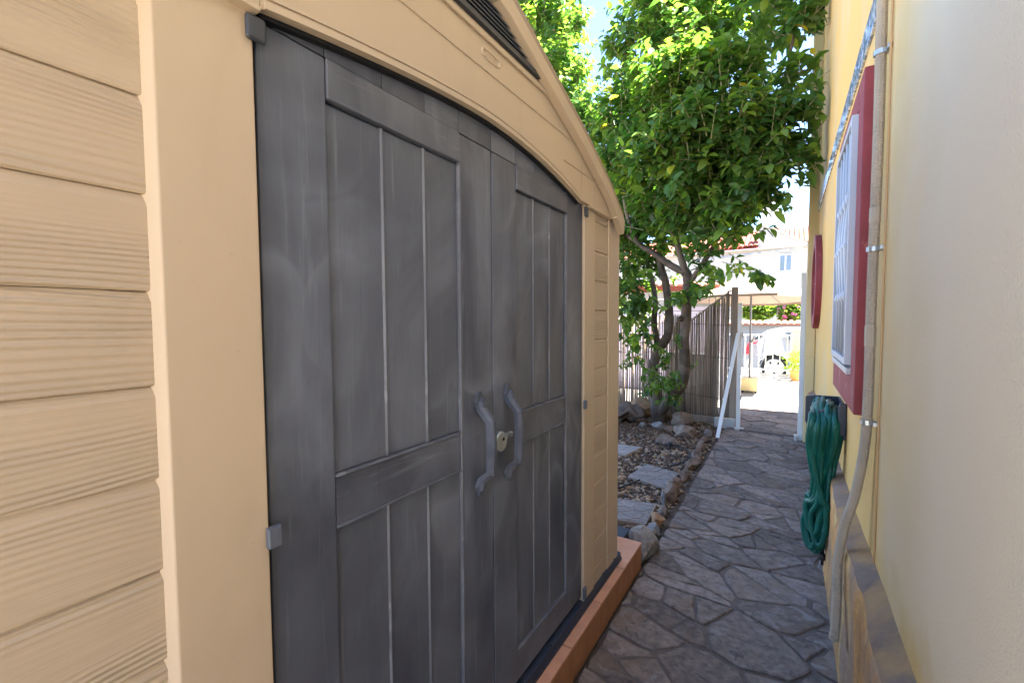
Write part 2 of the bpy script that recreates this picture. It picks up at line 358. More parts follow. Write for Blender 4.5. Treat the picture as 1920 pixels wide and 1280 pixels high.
# ------------------------------------------------------------------ mesh helpers
class MB:
    def __init__(s):
        s.v, s.f, s.mi, s.cur = [], [], [], 0
    def add(s, vs, fs):
        o = len(s.v); s.v += [tuple(q) for q in vs]
        for f in fs:
            s.f.append(tuple(i + o for i in f)); s.mi.append(s.cur)
        return s
    def box(s, a, b):
        x0, y0, z0 = a; x1, y1, z1 = b
        return s.add([(x0, y0, z0), (x1, y0, z0), (x1, y1, z0), (x0, y1, z0), (x0, y0, z1), (x1, y0, z1), (x1, y1, z1), (x0, y1, z1)],
                     [(0, 3, 2, 1), (4, 5, 6, 7), (0, 1, 5, 4), (1, 2, 6, 5), (2, 3, 7, 6), (3, 0, 4, 7)])
    def prism_x(s, poly, x0, x1):
        """poly: (y, z) counter-clockwise seen from +x; x1 > x0."""
        n = len(poly)
        vs = [(x0, y, z) for y, z in poly] + [(x1, y, z) for y, z in poly]
        fs = [tuple(range(n - 1, -1, -1)), tuple(range(n, 2 * n))]
        fs += [(i, (i + 1) % n, n + (i + 1) % n, n + i) for i in range(n)]
        return s.add(vs, fs)
    def prism_y(s, poly, y0, y1):
        n = len(poly)
        vs = [(x, y0, z) for x, z in poly] + [(x, y1, z) for x, z in poly]
        fs = [tuple(range(n)), tuple(range(2 * n - 1, n - 1, -1))]
        fs += [(i, n + i, n + (i + 1) % n, (i + 1) % n) for i in range(n)]
        return s.add(vs, fs)
    def prism_z(s, poly, z0, z1, inset=0.0):
        n = len(poly)
        cx = sum(p[0] for p in poly) / n; cy = sum(p[1] for p in poly) / n
        vs = [(x, y, z0) for x, y in poly]
        if inset:
            zi = z1 - inset * 0.7
            vs += [(x, y, zi) for x, y in poly]
            for x, y in poly:
                d = math.hypot(x - cx, y - cy) or 1
                k = max(0.0, 1 - inset / d); vs.append((cx + (x - cx) * k, cy + (y - cy) * k, z1))
            lv = 3
        else:
            vs += [(x, y, z1) for x, y in poly]; lv = 2
        fs = [tuple(range(n - 1, -1, -1)), tuple(range((lv - 1) * n, lv * n))]
        for l in range(lv - 1):
            fs += [(l * n + i, l * n + (i + 1) % n, (l + 1) * n + (i + 1) % n, (l + 1) * n + i) for i in range(n)]
        return s.add(vs, fs)
    def tube(s, pts, rad, n=8, caps=True, square=False):
        pts = [Vector(p) for p in pts]
        if not hasattr(rad, '__len__'):
            rad = [rad] * len(pts)
        t0 = (pts[1] - pts[0]).normalized()
        u = t0.orthogonal().normalized()
        if square:
            u = Vector((0, 1, 0)) if abs(t0.y) < .9 else Vector((1, 0, 0))
            u = (u - t0 * u.dot(t0)).normalized()
        vs = []
        for i, p in enumerate(pts):
            if i == 0: t = pts[1] - pts[0]
            elif i == len(pts) - 1: t = pts[-1] - pts[-2]
            else: t = (pts[i + 1] - pts[i]).normalized() + (pts[i] - pts[i - 1]).normalized()
            t = t.normalized() if t.length > 1e-9 else t0
            u = (u - t * u.dot(t))
            u = u.normalized() if u.length > 1e-6 else t.orthogonal().normalized()
            v = t.cross(u)
            for k in range(n):
                a = 2 * math.pi * (k + (0.5 if square else 0)) / n
                vs.append(p + (u * math.cos(a) + v * math.sin(a)) * rad[i])
        fs = []
        for i in range(len(pts) - 1):
            for k in range(n):
                fs.append((i * n + k, i * n + (k + 1) % n, (i + 1) * n + (k + 1) % n, (i + 1) * n + k))
        if caps:
            fs.append(tuple(range(n - 1, -1, -1)))
            fs.append(tuple((len(pts) - 1) * n + k for k in range(n)))
        return s.add(vs, fs)
    def ring_x(s, cy, cz, r0, r1, x0, x1, n=40):
        vs, fs = [], []
        for i in range(n):
            a = 2 * math.pi * i / n
            c, q = math.cos(a), math.sin(a)
            vs += [(x0, cy + r0 * c, cz + r0 * q), (x1, cy + r0 * c, cz + r0 * q), (x1, cy + r1 * c, cz + r1 * q), (x0, cy + r1 * c, cz + r1 * q)]
        for i in range(n):
            a, b = 4 * i, 4 * ((i + 1) % n)
            for k in range(4):
                fs.append((a + k, a + (k + 1) % 4, b + (k + 1) % 4, b + k))
        return s.add(vs, fs)
    def mesh(s, name, mats, smooth=False):
        me = bpy.data.meshes.new(name)
        me.from_pydata(s.v, [], s.f)
        for mm in (mats if isinstance(mats, (list, tuple)) else [mats]):
            me.materials.append(mm)
        if isinstance(mats, (list, tuple)) and len(mats) > 1:
            me.polygons.foreach_set("material_index", s.mi)
        me.validate()
        b = bmesh.new(); b.from_mesh(me); bmesh.ops.recalc_face_normals(b, faces=b.faces); b.to_mesh(me); b.free()
        if smooth:
            me.polygons.foreach_set("use_smooth", [True] * len(me.polygons))
        me.update()
        return me
    def build(s, name, mats, parent=None, bevel=0.0, smooth=False, label=None, kind=None):
        o = bpy.data.objects.new(name, s.mesh(name, mats, smooth))
        COL.objects.link(o)
        if parent is not None: put(o, parent)
        if bevel:
            md = o.modifiers.new("bevel", 'BEVEL'); md.width = bevel; md.segments = 2; md.limit_method = 'ANGLE'; md.angle_limit = R(40)
            o.data.polygons.foreach_set("use_smooth", [True] * len(o.data.polygons))
            wn = o.modifiers.new("wn", 'WEIGHTED_NORMAL')
        if label: o["label"] = label
        if kind: o["kind"] = kind
        return o

WORLD = {}
def put(o, parent):
    """Parent keeping the world place: parts are modelled in world coordinates, roots only translate/rotate."""
    o.parent = parent
    o.matrix_parent_inverse = WORLD.get(parent.name, Matrix.Identity(4)).inverted()

def tag(o, label, cat, group=None):
    o["label"] = label; o["category"] = cat
    if group: o["group"] = group
    return o

def thing(name, loc, label, cat, group=None):
    o = bpy.data.objects.new(name, None)
    o.empty_display_size = 0.1
    o.location = loc
    COL.objects.link(o)
    WORLD[o.name] = Matrix.Translation(loc)
    return tag(o, label, cat, group)

def box(name, a, b, mt, parent=None, bevel=0.0, **k):
    return MB().box(a, b).build(name, mt, parent, bevel, **k)

def inst(name, me, loc, parent=None, rot=(0, 0, 0), scale=(1, 1, 1)):
    o = bpy.data.objects.new(name, me)
    o.location = loc; o.rotation_euler = rot; o.scale = scale
    COL.objects.link(o)
    if parent is not None: put(o, parent)
    return o

def smooth_path(pts, per=8):
    pts = [Vector(p) for p in pts]
    P = [pts[0] * 2 - pts[1]] + pts + [pts[-1] * 2 - pts[-2]]
    out = []
    for i in range(1, len(P) - 2):
        a, b, c, d = P[i - 1:i + 3]
        for k in range(per):
            t = k / per
            out.append(0.5 * ((2 * b) + (c - a) * t + (2 * a - 5 * b + 4 * c - d) * t * t + (3 * b - a - 3 * c + d) * t ** 3))
    out.append(pts[-1])
    return out

def np_mesh(name, verts, tris, mt, tint=None, smooth=False):
    """Fast triangle mesh from numpy arrays, with an optional per-vertex tint attribute (float or colour)."""
    me = bpy.data.meshes.new(name)
    nv, nf = len(verts), len(tris)
    me.vertices.add(nv); me.vertices.foreach_set("co", verts.astype(np.float32).ravel())
    me.loops.add(nf * 3); me.loops.foreach_set("vertex_index", tris.astype(np.int32).ravel())
    me.polygons.add(nf)
    me.polygons.foreach_set("loop_start", np.arange(0, nf * 3, 3, dtype=np.int32))
    me.polygons.foreach_set("loop_total", np.full(nf, 3, dtype=np.int32))
    if smooth: me.polygons.foreach_set("use_smooth", np.ones(nf, dtype=bool))
    me.update(calc_edges=True)
    if tint is not None:
        if tint.ndim == 1:
            a = me.attributes.new("tint", 'FLOAT', 'POINT'); a.data.foreach_set("value", tint.astype(np.float32))
        else:
            a = me.attributes.new("tint", 'FLOAT_COLOR', 'POINT')
            a.data.foreach_set("color", np.concatenate([tint, np.ones((len(tint), 1))], 1).astype(np.float32).ravel())
    me.materials.append(mt)
    return me

# ------------------------------------------------------------------ Voronoi cells (stones)
def split(poly, r):
    cx = sum(p[0] for p in poly) / len(poly); cy = sum(p[1] for p in poly) / len(poly)
    a = r.uniform(0, math.pi); nx, ny = math.cos(a), math.sin(a)
    cc = cx * nx + cy * ny + r.uniform(-.05, .05)
    res = []
    for sg in (1, -1):
        out = []
        for i in range(len(poly)):
            A, B = poly[i], poly[(i + 1) % len(poly)]
            da, db = sg * (A[0] * nx + A[1] * ny - cc), sg * (B[0] * nx + B[1] * ny - cc)
            if da <= 0: out.append(A)
            if (da < 0) != (db < 0) and abs(da - db) > 1e-12:
                t = da / (da - db); out.append((A[0] + (B[0] - A[0]) * t, A[1] + (B[1] - A[1]) * t))
        if len(out) >= 3: res.append(out)
    return res

def voronoi(x0, y0, x1, y1, spacing, ang=0.0, stretch=1.0, seed=1, jitter=0.45, split_p=0.0):
    r = random.Random(seed)
    ca, sa = math.cos(ang), math.sin(ang)
    def fwd(x, y): return ((x * ca + y * sa) / stretch, -x * sa + y * ca)
    pts = []
    big = max(x1 - x0, y1 - y0) + 2
    cx, cy = (x0 + x1) / 2, (y0 + y1) / 2
    n = int(big / spacing) + 2
    for i in range(-n, n):
        for j in range(-n, n):
            u = (i + .5 * (j % 2) + r.uniform(-jitter, jitter)) * spacing * stretch
            v = (j + r.uniform(-jitter, jitter)) * spacing
            x, y = cx + u * ca - v * sa, cy + u * sa + v * ca
            if x0 - .35 < x < x1 + .35 and y0 - .35 < y < y1 + .35 and r.random() > 0.14:
                pts.append((x, y))
    cells = []
    T = [fwd(*p) for p in pts]
    for i, p in enumerate(pts):
        poly = [(x0, y0), (x1, y0), (x1, y1), (x0, y1)]
        ti = T[i]
        order = sorted(range(len(pts)), key=lambda k: (T[k][0] - ti[0]) ** 2 + (T[k][1] - ti[1]) ** 2)[1:26]
        for k in order:
            tk = T[k]
            nx, ny = tk[0] - ti[0], tk[1] - ti[1]
            cc = (tk[0] ** 2 + tk[1] ** 2 - ti[0] ** 2 - ti[1] ** 2) / 2
            out = []
            for a in range(len(poly)):
                A, B = poly[a], poly[(a + 1) % len(poly)]
                fa = fwd(*A); fb = fwd(*B)
                da = fa[0] * nx + fa[1] * ny - cc; db = fb[0] * nx + fb[1] * ny - cc
                if da <= 0: out.append(A)
                if (da < 0) != (db < 0) and abs(da - db) > 1e-12:
                    t = da / (da - db); out.append((A[0] + (B[0] - A[0]) * t, A[1] + (B[1] - A[1]) * t))
            poly = out
            if len(poly) < 3: break
        if len(poly) >= 3:
            ar = 0.5 * sum(poly[a][0] * poly[(a + 1) % len(poly)][1] - poly[(a + 1) % len(poly)][0] * poly[a][1] for a in range(len(poly)))
            if abs(ar) > 0.0006:
                poly = poly if ar > 0 else poly[::-1]
                cells += split(poly, r) if (abs(ar) > 0.03 and split_p > r.random()) else [poly]
    return cells

def shrink(poly, gap, r, wob=0.006, sub=0.09):
    """Pull a cell in by half the joint and roughen its edge."""
    n = len(poly)
    cx = sum(p[0] for p in poly) / n; cy = sum(p[1] for p in poly) / n
    out = []
    for i in range(n):
        A, B = poly[i], poly[(i + 1) % n]
        L = math.hypot(B[0] - A[0], B[1] - A[1])
        k = max(1, min(6, int(L / sub)))
        for j in range(k):
            t = j / k
            x, y = A[0] + (B[0] - A[0]) * t, A[1] + (B[1] - A[1]) * t
            d = math.hypot(x - cx, y - cy)
            if d < 1e-5: continue
            s = max(0.2, 1 - (gap + (r.random() ** 2) * wob * 2 + (0.006 if j == 0 else 0)) / d)
            out.append((cx + (x - cx) * s, cy + (y - cy) * s))
    return out

# ================================================================== SETTING
box("ground", (-120, -60, -0.9), (120, 300, -0.6), M_ground)["kind"] = "structure"
box("road", (-60, 13.35, -0.598), (60, 16.95, -0.22), M_asphalt)["kind"] = "structure"
box("garden_soil", (-7.5, -4.0, -0.55), (-0.70, 7.6, -0.035), M_soil)["kind"] = "structure"
box("patio", (-8.0, 7.602, -0.55), (6.0, 13.3, -0.012), M_patio)["kind"] = "structure"
path = box("path", (-0.698, -4.0, -0.55), (0.34, 7.60, -0.012), M_mortar); path["kind"] = "structure"
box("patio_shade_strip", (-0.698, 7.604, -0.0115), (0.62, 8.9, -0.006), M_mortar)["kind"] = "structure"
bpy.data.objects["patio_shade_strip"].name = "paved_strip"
box("bounce_paving", (-3.5, -12.0, -.55), (8.0, -4.002, -.012), M_bounce)["kind"] = "structure"  # unseen light paving, added behind the camera to bounce sun into the alley
box("bounce_paving_strip", (-3.5, -4.0, -.011), (3.0, -1.32, -.006), M_bounce)["kind"] = "structure"  # nearer strip of the added bounce paving
pr = random.Random(5)
def lay_stones(x0, y0, x1, y1, sp, seed, zb, name="flagstone", ang=-0.35, stretch=1.7):
    for poly in voronoi(x0, y0, x1, y1, sp, ang, stretch, seed, 0.8, 0.45):
        q = shrink(poly, 0.0045, pr, 0.007, .05)
        if len(q) < 3: continue
        zt = zb + pr.uniform(0.004, 0.012)
        mb = MB().prism_z(q, zb - 0.02, zt, 0.007)
        tx, ty = pr.uniform(-.012, .012), pr.uniform(-.012, .012)
        cx = sum(p[0] for p in q) / len(q); cy = sum(p[1] for p in q) / len(q)
        mb.v = [(x, y, z + (tx * (x - cx) + ty * (y - cy) if z > zb - .01 else 0)) for x, y, z in mb.v]
        mb.build(name, M_stone, path)
lay_stones(-0.72, 0.75, 0.30, 3.6, 0.172, 3, -0.012)
lay_stones(-0.72, 3.6, 0.28, 6.55, 0.185, 9, -0.012)
lay_stones(-0.68, 6.62, 0.60, 8.85, 0.24, 12, -0.010)

# ================================================================== GARDEN SHED
SX = -0.79                                  # plane of the doors
K = 0.79 / 0.72
def sy(y): return y * K
def sz(z): return 1.5 + (z - 1.5) * K
shed = thing("garden_shed", (-1.7, 1.13, 0.145), "tan plastic garden shed with dark grey arched double doors on terracotta platform", "shed")
YC = sy(1.031)                              # centre line of the front
Y0, Y1 = 2 * YC - 2.322 - .16, 2.322              # outer corners
ZB = 0.16
DL, DR = sy(0.382), sy(1.676)               # door opening
BACK = -2.75
# walls: core behind the cladding
wall = MB()
wall.box((SX - 0.075, Y0 + .02, ZB), (SX - 0.035, DL - .03, 2.10))
wall.box((SX - 0.075, DR + .03, ZB), (SX - 0.035, Y1 - .02, 2.10))
wall.box((BACK, Y0 + .02, ZB), (BACK + .04, Y1 - .02, 2.10))
wall.box((BACK + .042, Y0 + .02, ZB), (SX - 0.077, Y0 + .06, 2.10))
wall.box((BACK + .042, Y1 - .06, ZB), (SX - 0.077, Y1 - .02, 2.10))
wpart = wall.build("wall_panel", M_tan, shed)
PW = sy(0.382) - sy(0.247)
# door posts with a chamfer towards the siding
def post(y0, y1, name, chl, chr_):
    f = SX + 0.010
    poly = []                                # (x, y) outline, z prism
    poly = [(SX - .034, y0 - chl), (SX - .034, y1 + chr_), ]
    poly = [(SX - .034, y0 - chl), (f - .026, y0 - chl), (f, y0), (f, y1), (f - .026, y1 + chr_), (SX - .034, y1 + chr_)]
    MB().prism_z(poly[::-1], ZB, 2.06).build(name, M_tan, shed, bevel=0.003)
post(DL - PW, DL - .006, "door_post", 0.016, 0.0)
post(DR + .006, DR + .128, "door_post", 0.0, 0.012)
post(2.322 - 0.165, 2.318, "corner_post", 0.012, 0.0)
post(Y0 + .004, Y0 + 0.165, "corner_post", 0.0, 0.012)
# siding boards, each a piece of the wall panel
BH = 0.1405
gz = sz(1.285)
def boards(y0, y1, x=SX - 0.006):
    z = gz - 8 * BH
    while z < 2.05:
        a, b = max(z, ZB + .01), min(z + BH, 2.055)
        if b - a > .03:
            prof = [(x - .028, a), (x - .0022, a), (x, a + .003), (x, b - .017), (x - .0015, b - .012), (x - .0055, b - .001), (x - .028, b - .001)]
            MB().prism_y(prof, y0, y1).build("siding_board", M_board, wpart)
        z += BH
boards(Y0 + .1695, DL - PW - .0048)
boards(DR + .1300, 2.322 - .1672, SX + .0055)
# gable with the arched cut, in front of the posts
GX = -0.765
KG = 0.765 / 0.72
def arch_z(y):                              # arch of the opening in the gable plane
    t = (y - 1.094) / 0.675
    return 2.096 - (0.070 * abs(t) ** 1.6 if t < 0 else 0.093 * abs(t) ** 1.9)
def roof_z(y):                              # upper roof line, mirrored about the centre
    t = abs(y - 1.10)
    pts = [(0, 2.505), (0.065, 2.492), (0.27, 2.418), (0.645, 2.285), (0.94, 2.155), (1.15, 2.03)]
    for (a, za), (b, zb_) in zip(pts, pts[1:]):
        if t <= b: return za + (zb_ - za) * (t - a) / (b - a)
    return pts[-1][1]
g = MB()
ys = np.linspace(0.419, 1.769, 41)
top = lambda y: roof_z(y) - 0.03
gpts = []
def gable_piece(ya, yb, lo, n):
    vs, fs = [], []
    yy = np.linspace(ya, yb, n)
    for y in yy:
        for x in (GX - .035, GX):
            vs += [(x, y, lo(y)), (x, y, max(top(y), lo(y) + .002))]
    for i in range(n - 1):
        a, b = 4 * i, 4 * (i + 1)
        fs += [(a + 2, b + 2, b + 3, a + 3), (a, a + 1, b + 1, b), (a, b, b + 2, a + 2), (a + 1, a + 3, b + 3, b + 1)]
    fs += [(0, 2, 3, 1), (4 * n - 4, 4 * n - 3, 4 * n - 1, 4 * n - 2)]
    return MB().add(vs, fs)
flat = lambda y: 2.012
gable_main = gable_piece(0.419, 1.769, arch_z, 61)
gm = gable_main.build("gable_panel", M_tan, shed)
gable_piece(0.269, 0.4175, lambda y: 2.027, 6).build("gable_panel", M_tan, shed)
gable_piece(1.7705, 1.9135, flat, 6).build("gable_panel", M_tan, shed)
gable_piece(1.9175, 2.20, flat, 12).build("gable_panel", M_tan, shed)
gable_piece(-.01, 0.267, lambda y: 2.027, 12).build("gable_panel", M_tan, shed)
# arch mouldings
def arch_band(off0, off1, x0, x1, name, mt):
    yy = np.linspace(0.424, 1.764, 49)
    vs, fs = [], []
    for y in yy:
        za, zb_ = arch_z(y) + off0, arch_z(y) + off1
        vs += [(x0, y, za), (x1, y, za), (x1, y, zb_), (x0, y, zb_)]
    for i in range(len(yy) - 1):
        a, b = 4 * i, 4 * (i + 1)
        for k in range(4):
            fs.append((a + k, a + (k + 1) % 4, b + (k + 1) % 4, b + k))
    fs += [(0, 1, 2, 3), (4 * len(yy) - 1, 4 * len(yy) - 2, 4 * len(yy) - 3, 4 * len(yy) - 4)]
    MB().add(vs, fs).build(name, mt, shed)
arch_band(0.0, 0.013, GX + .001, GX + .007, "arch_trim", M_tan)
arch_band(0.020, 0.027, GX + .001, GX + .003, "arch_trim", M_tan)
arch_band(-.008, 0.001, GX - .034, GX - .012, "arch_shadow_gap", M_black)
# moulded lines on the gable
for (ya, yb, z, hh) in ((0.30, 1.88, 2.226, .004), (1.60, 1.912, 2.128, .004)):
    box("moulded_line", (GX + .0005, ya, z), (GX + .0032, yb, z + hh), M_tan, gm)
# raised field under the vent
box("moulded_line", (GX + .0005, 0.62, 2.312), (GX + .009, 1.575, 2.328), M_tan, gm, bevel=.003)
# lower lip of the gable over the posts
box("gable_lip", (GX - .034, 1.864, 2.002), (GX + .004, 2.128, 2.0115), M_tan, shed, bevel=.002)
box("gable_lip", (GX - .034, 0.075, 2.018), (GX + .006, 0.4175, 2.0265), M_tan, shed, bevel=.002)
# oval maker's badge, embossed and unreadable in the photo
bd = MB()
N_ = 48
vs, fs = [], []
for i in range(N_):
    a = 2 * math.pi * i / N_
    c, s_ = math.cos(a), math.sin(a)
    for (ry, rz, x) in ((.050, .0155, GX + .0005), (.047, .0135, GX + .0035), (.043, .0105, GX + .0035), (.041, .009, GX + .0005)):
        yy = 1.098 + math.copysign(abs(c) ** .55, c) * ry
        vs.append((x, yy, 2.276 + math.copysign(abs(s_) ** .8, s_) * rz))
for i in range(N_):
    a, b = 4 * i, 4 * ((i + 1) % N_)
    for k in range(3): fs.append((a + k, a + k + 1, b + k + 1, b + k))
bd.add(vs, fs)
for k in range(5):
    y = 1.068 + k * .0135
    bd.box((GX + .0005, y, 2.270), (GX + .0016, y + .0022, 2.282))
    bd.box((GX + .0005, y + .0025, 2.2795 if k % 2 else 2.270), (GX + .0016, y + .008, 2.2817 if k % 2 else 2.2722))
bd.build("badge", M_tan, gm, smooth=False)
# vent
vent = MB()
def vtri(off): return (0.735 + off * 3.2, 1.452 - off * 3.2, 2.340 + off, 2.340 + 0.132 - off * .45)
a0, b0, z0, _ = vtri(0)
yc = (a0 + b0) / 2
zt = 2.470
vo = [(a0, 2.340), (b0, 2.340), (yc, zt)]
vi = [(a0 + .055, 2.354), (b0 - .055, 2.354), (yc, zt - .020)]
vs = [(GX + .001, *p) for p in vo] + [(GX + .014, *p) for p in vo] + [(GX + .014, *p) for p in vi] + [(GX + .001, *p) for p in vi]
fs = []
for l in range(3):
    for i in range(3):
        j = (i + 1) % 3
        fs.append((l * 3 + i, l * 3 + j, l * 3 + 3 + j, l * 3 + 3 + i))
vent.add(vs, fs)
vp = vent.build("vent", M_dark, shed)
MB().prism_x(vi, GX + .0008, GX + .0015).build("vent_backing", M_black, vp)
for k in range(7):
    z = 2.3565 + k * .0128
    t = (z - 2.354) / (zt - .02 - 2.354)
    ya, yb = vi[0][0] + (yc - vi[0][0]) * t, vi[1][0] + (yc - vi[1][0]) * t
    ya += .022; yb -= .022
    if yb - ya > .03:
        MB().prism_y([(GX + .002, z + .0055), (GX + .010, z), (GX + .010, z + .003), (GX + .002, z + .008)], ya, yb).build("slat", M_hinge, vp)
# roof shell and fascia
def roofstrip(x0, x1, dz0, dz1, name, mt, pad=0.0):
    yy = [1.10 + s_ * t for s_, t in [(-1, 1.15), (-1, .94), (-1, .645), (-1, .27), (-1, .065), (1, .065), (1, .27), (1, .645), (1, .94), (1, 1.15)]]
    vs, fs = [], []
    for y in yy:
        z = roof_z(y)
        vs += [(x0, y, z + dz0), (x1, y, z + dz0), (x1, y, z + dz1), (x0, y, z + dz1)]
    for i in range(len(yy) - 1):
        a, b = 4 * i, 4 * (i + 1)
        for k in range(4): fs.append((a + k, a + (k + 1) % 4, b + (k + 1) % 4, b + k))
    fs += [(0, 1, 2, 3), tuple(4 * (len(yy) - 1) + k for k in (3, 2, 1, 0))]
    return MB().add(vs, fs).build(name, mt, shed, bevel=.004)
M_roof = mat("shed_roof_plastic", (0.30, 0.22, 0.14), 0.6, var=0.1)
roofstrip(BACK - .03, -0.7335, -0.022, 0.012, "roof", M_roof)
# fascia boards, in four lengths with butt joints
for s_, segs in ((1, ((0.0, .842), (.845, 1.15))), (-1, ((0.0, .842), (.845, 1.15)))):
    for ta, tb in segs:
        vs, fs = [], []
        tt = [ta] + [t for t in (.065, .27, .645, .94) if ta < t < tb] + [tb]
        for t in tt:
            y = 1.10 + s_ * t
            z = roof_z(y) - 0.0225
            h = 0.052 + (0.018 if t > 1.0 else 0)
            vs += [(GX + .001, y, z - h), (-0.733, y, z - h + .004), (-0.728, y, z), (GX + .001, y, z)]
        for i in range(len(tt) - 1):
            a, b = 4 * i, 4 * (i + 1)
            for k in range(4): fs.append((a + k, a + (k + 1) % 4, b + (k + 1) % 4, b + k))
        fs += [(0, 1, 2, 3), tuple(4 * (len(tt) - 1) + k for k in (3, 2, 1, 0))]
        MB().add(vs, fs).build("fascia", M_tan, shed, bevel=.003)
for sg in (1, -1):
    pl = [(1.10 + sg * t, z) for t, z in ((1.045, 2.005), (1.152, 1.985), (1.152, 2.004), (1.045, 2.058))]
    MB().prism_x(pl if sg > 0 else pl[::-1], GX + .001, -.7345).build("eave_end", M_tan, shed, bevel=.003)
# floor track
tr = MB()
tr.prism_y([(SX - .05, .146), (-.768, .146), (-.767, .158), (-.774, .166), (-.776, .186), (SX - .05, .196)], Y0, 2.36)
track = tr.build("floor_track", M_blueblk, shed, bevel=.002)
for y in (0.75, 1.30, 1.52, 1.86, 2.10, 2.26):
    MB().tube([(-.782, y, .186), (-.782, y, .195)], .006, 8).build("screw", M_dark, track)
# ---- doors
def door(ya, yb, left):
    d = bpy.data.objects.new("door", None); COL.objects.link(d)
    d.location = (SX, (ya + yb) / 2, sz(.36)); put(d, shed)
    d.location = (SX, (ya + yb) / 2, sz(.36)) 
    WORLD[d.name] = Matrix.Translation(d.location)
    zlo = 0.212
    hi = lambda y: arch_z(min(max(y - .02, .36), 1.80)) + .028
    def slab(y0, y1, zb_, zt_, depth, name, mt, bev=.003):
        """a board of the door; zt_ None = up to the arch"""
        n = 10 if zt_ is None else 2
        yy = np.linspace(y0, y1, n)
        vs, fs = [], []
        for y in yy:
            t = hi(y) if zt_ is None else zt_
            vs += [(SX - .034, y, zb_), (SX + depth, y, zb_), (SX + depth, y, t), (SX - .034, y, t)]
        for i in range(n - 1):
            a, b = 4 * i, 4 * (i + 1)
            for k in range(4): fs.append((a + k, a + (k + 1) % 4, b + (k + 1) % 4, b + k))
        fs += [(0, 1, 2, 3), tuple(4 * (n - 1) + k for k in (3, 2, 1, 0))]
        return MB().add(vs, fs).build(name, mt, d, bevel=bev)
    slab(ya + .003, yb - .003, zlo + .02, None, -.022, "core", M_door, 0)
    zt = sz(1.9765)
    zs_ = zt - .0022
    if left: st = [(ya + .002, sy(.508)), (sy(.888), yb - .0026)]
    else: st = [(ya + .0026, sy(1.163)), (sy(1.527), yb - .002)]
    for a, b in st: slab(a, b, zlo, zs_, 0.0, "stile", M_door)
    pa, pb = st[0][1], st[1][0]
    # arch boards
    cuts = [ya + .002, sy(.508), sy(.64), sy(.766), sy(.888), yb - .0015] if left else [ya + .0015, sy(1.163), sy(1.282), sy(1.40), sy(1.527), yb - .002]
    for a, b in zip(cuts, cuts[1:]): slab(a + .0008, b - .0008, zt + .001, None, -.0015, "arch_board", M_doorh, .002)
    # rails
    slab(pa + .001, pb - .001, sz(1.902), zt - .001, 0.004, "rail", M_doorh)
    slab(pa + .001, pb - .001, sz(1.106), sz(1.205), -0.002, "rail", M_doorh)
    slab(pa + .001, pb - .001, zlo, sz(.425), -0.001, "rail", M_doorh)
    # planks and battens
    b3 = [pa, sy(.642 if left else 1.281), sy(.766 if left else 1.398), pb]
    for a, b in zip(b3, b3[1:]):
        slab(a + .002, b - .002, sz(1.205) + .003, sz(1.902) - .003, -.0085, "plank", M_door, .004)
        slab(a + .002, b - .002, sz(.425) + .003, sz(1.106) - .003, -.0085, "plank", M_door, .004)
    for q in b3[1:3]:
        for za, zb_ in ((sz(1.205) + .002, sz(1.902) - .002), (sz(.425) + .002, sz(1.106) - .002)):
            wd = .011 if left else .008
            vs = [(SX - .015, q - wd, za), (SX - .0035, q, za), (SX - .015, q + wd, za), (SX - .015, q - wd, zb_), (SX - .0035, q, zb_), (SX - .015, q + wd, zb_)]
            MB().add(vs, [(0, 1, 4, 3), (1, 2, 5, 4), (0, 2, 1), (3, 4, 5)]).build("batten", M_worn_lit, d, bevel=.002)
    # light ridges: lit bevels painted in at rail edges, plus worn inner stile
    for z in (sz(1.205), sz(1.106)):
        box("bead", (SX - .02, pa + .001, z - .002), (SX + .0035, pb - .001, z + .0025), M_worn_lit, d, bevel=.0018)
    box("bead", (SX - .02, pa + .001, sz(.425) - .001), (SX + .003, pb - .001, sz(.425) + .005), M_worn_lit, d, bevel=.002)
    box("bead", (SX - .02, pb - .003, sz(.425)), (SX + .0018, pb + .007, sz(1.895)), M_worn_lit, d, bevel=.003)
    return d
dl = door(DL, YC, True)
dr = door(YC, DR, False)
box("jamb", (SX - .034, DL - .007, .20), (SX - .006, DL - .0005, 2.03), M_black, shed)
box("jamb", (SX - .034, DR + .0005, .20), (SX - .006, DR + .007, 2.03), M_black, shed)
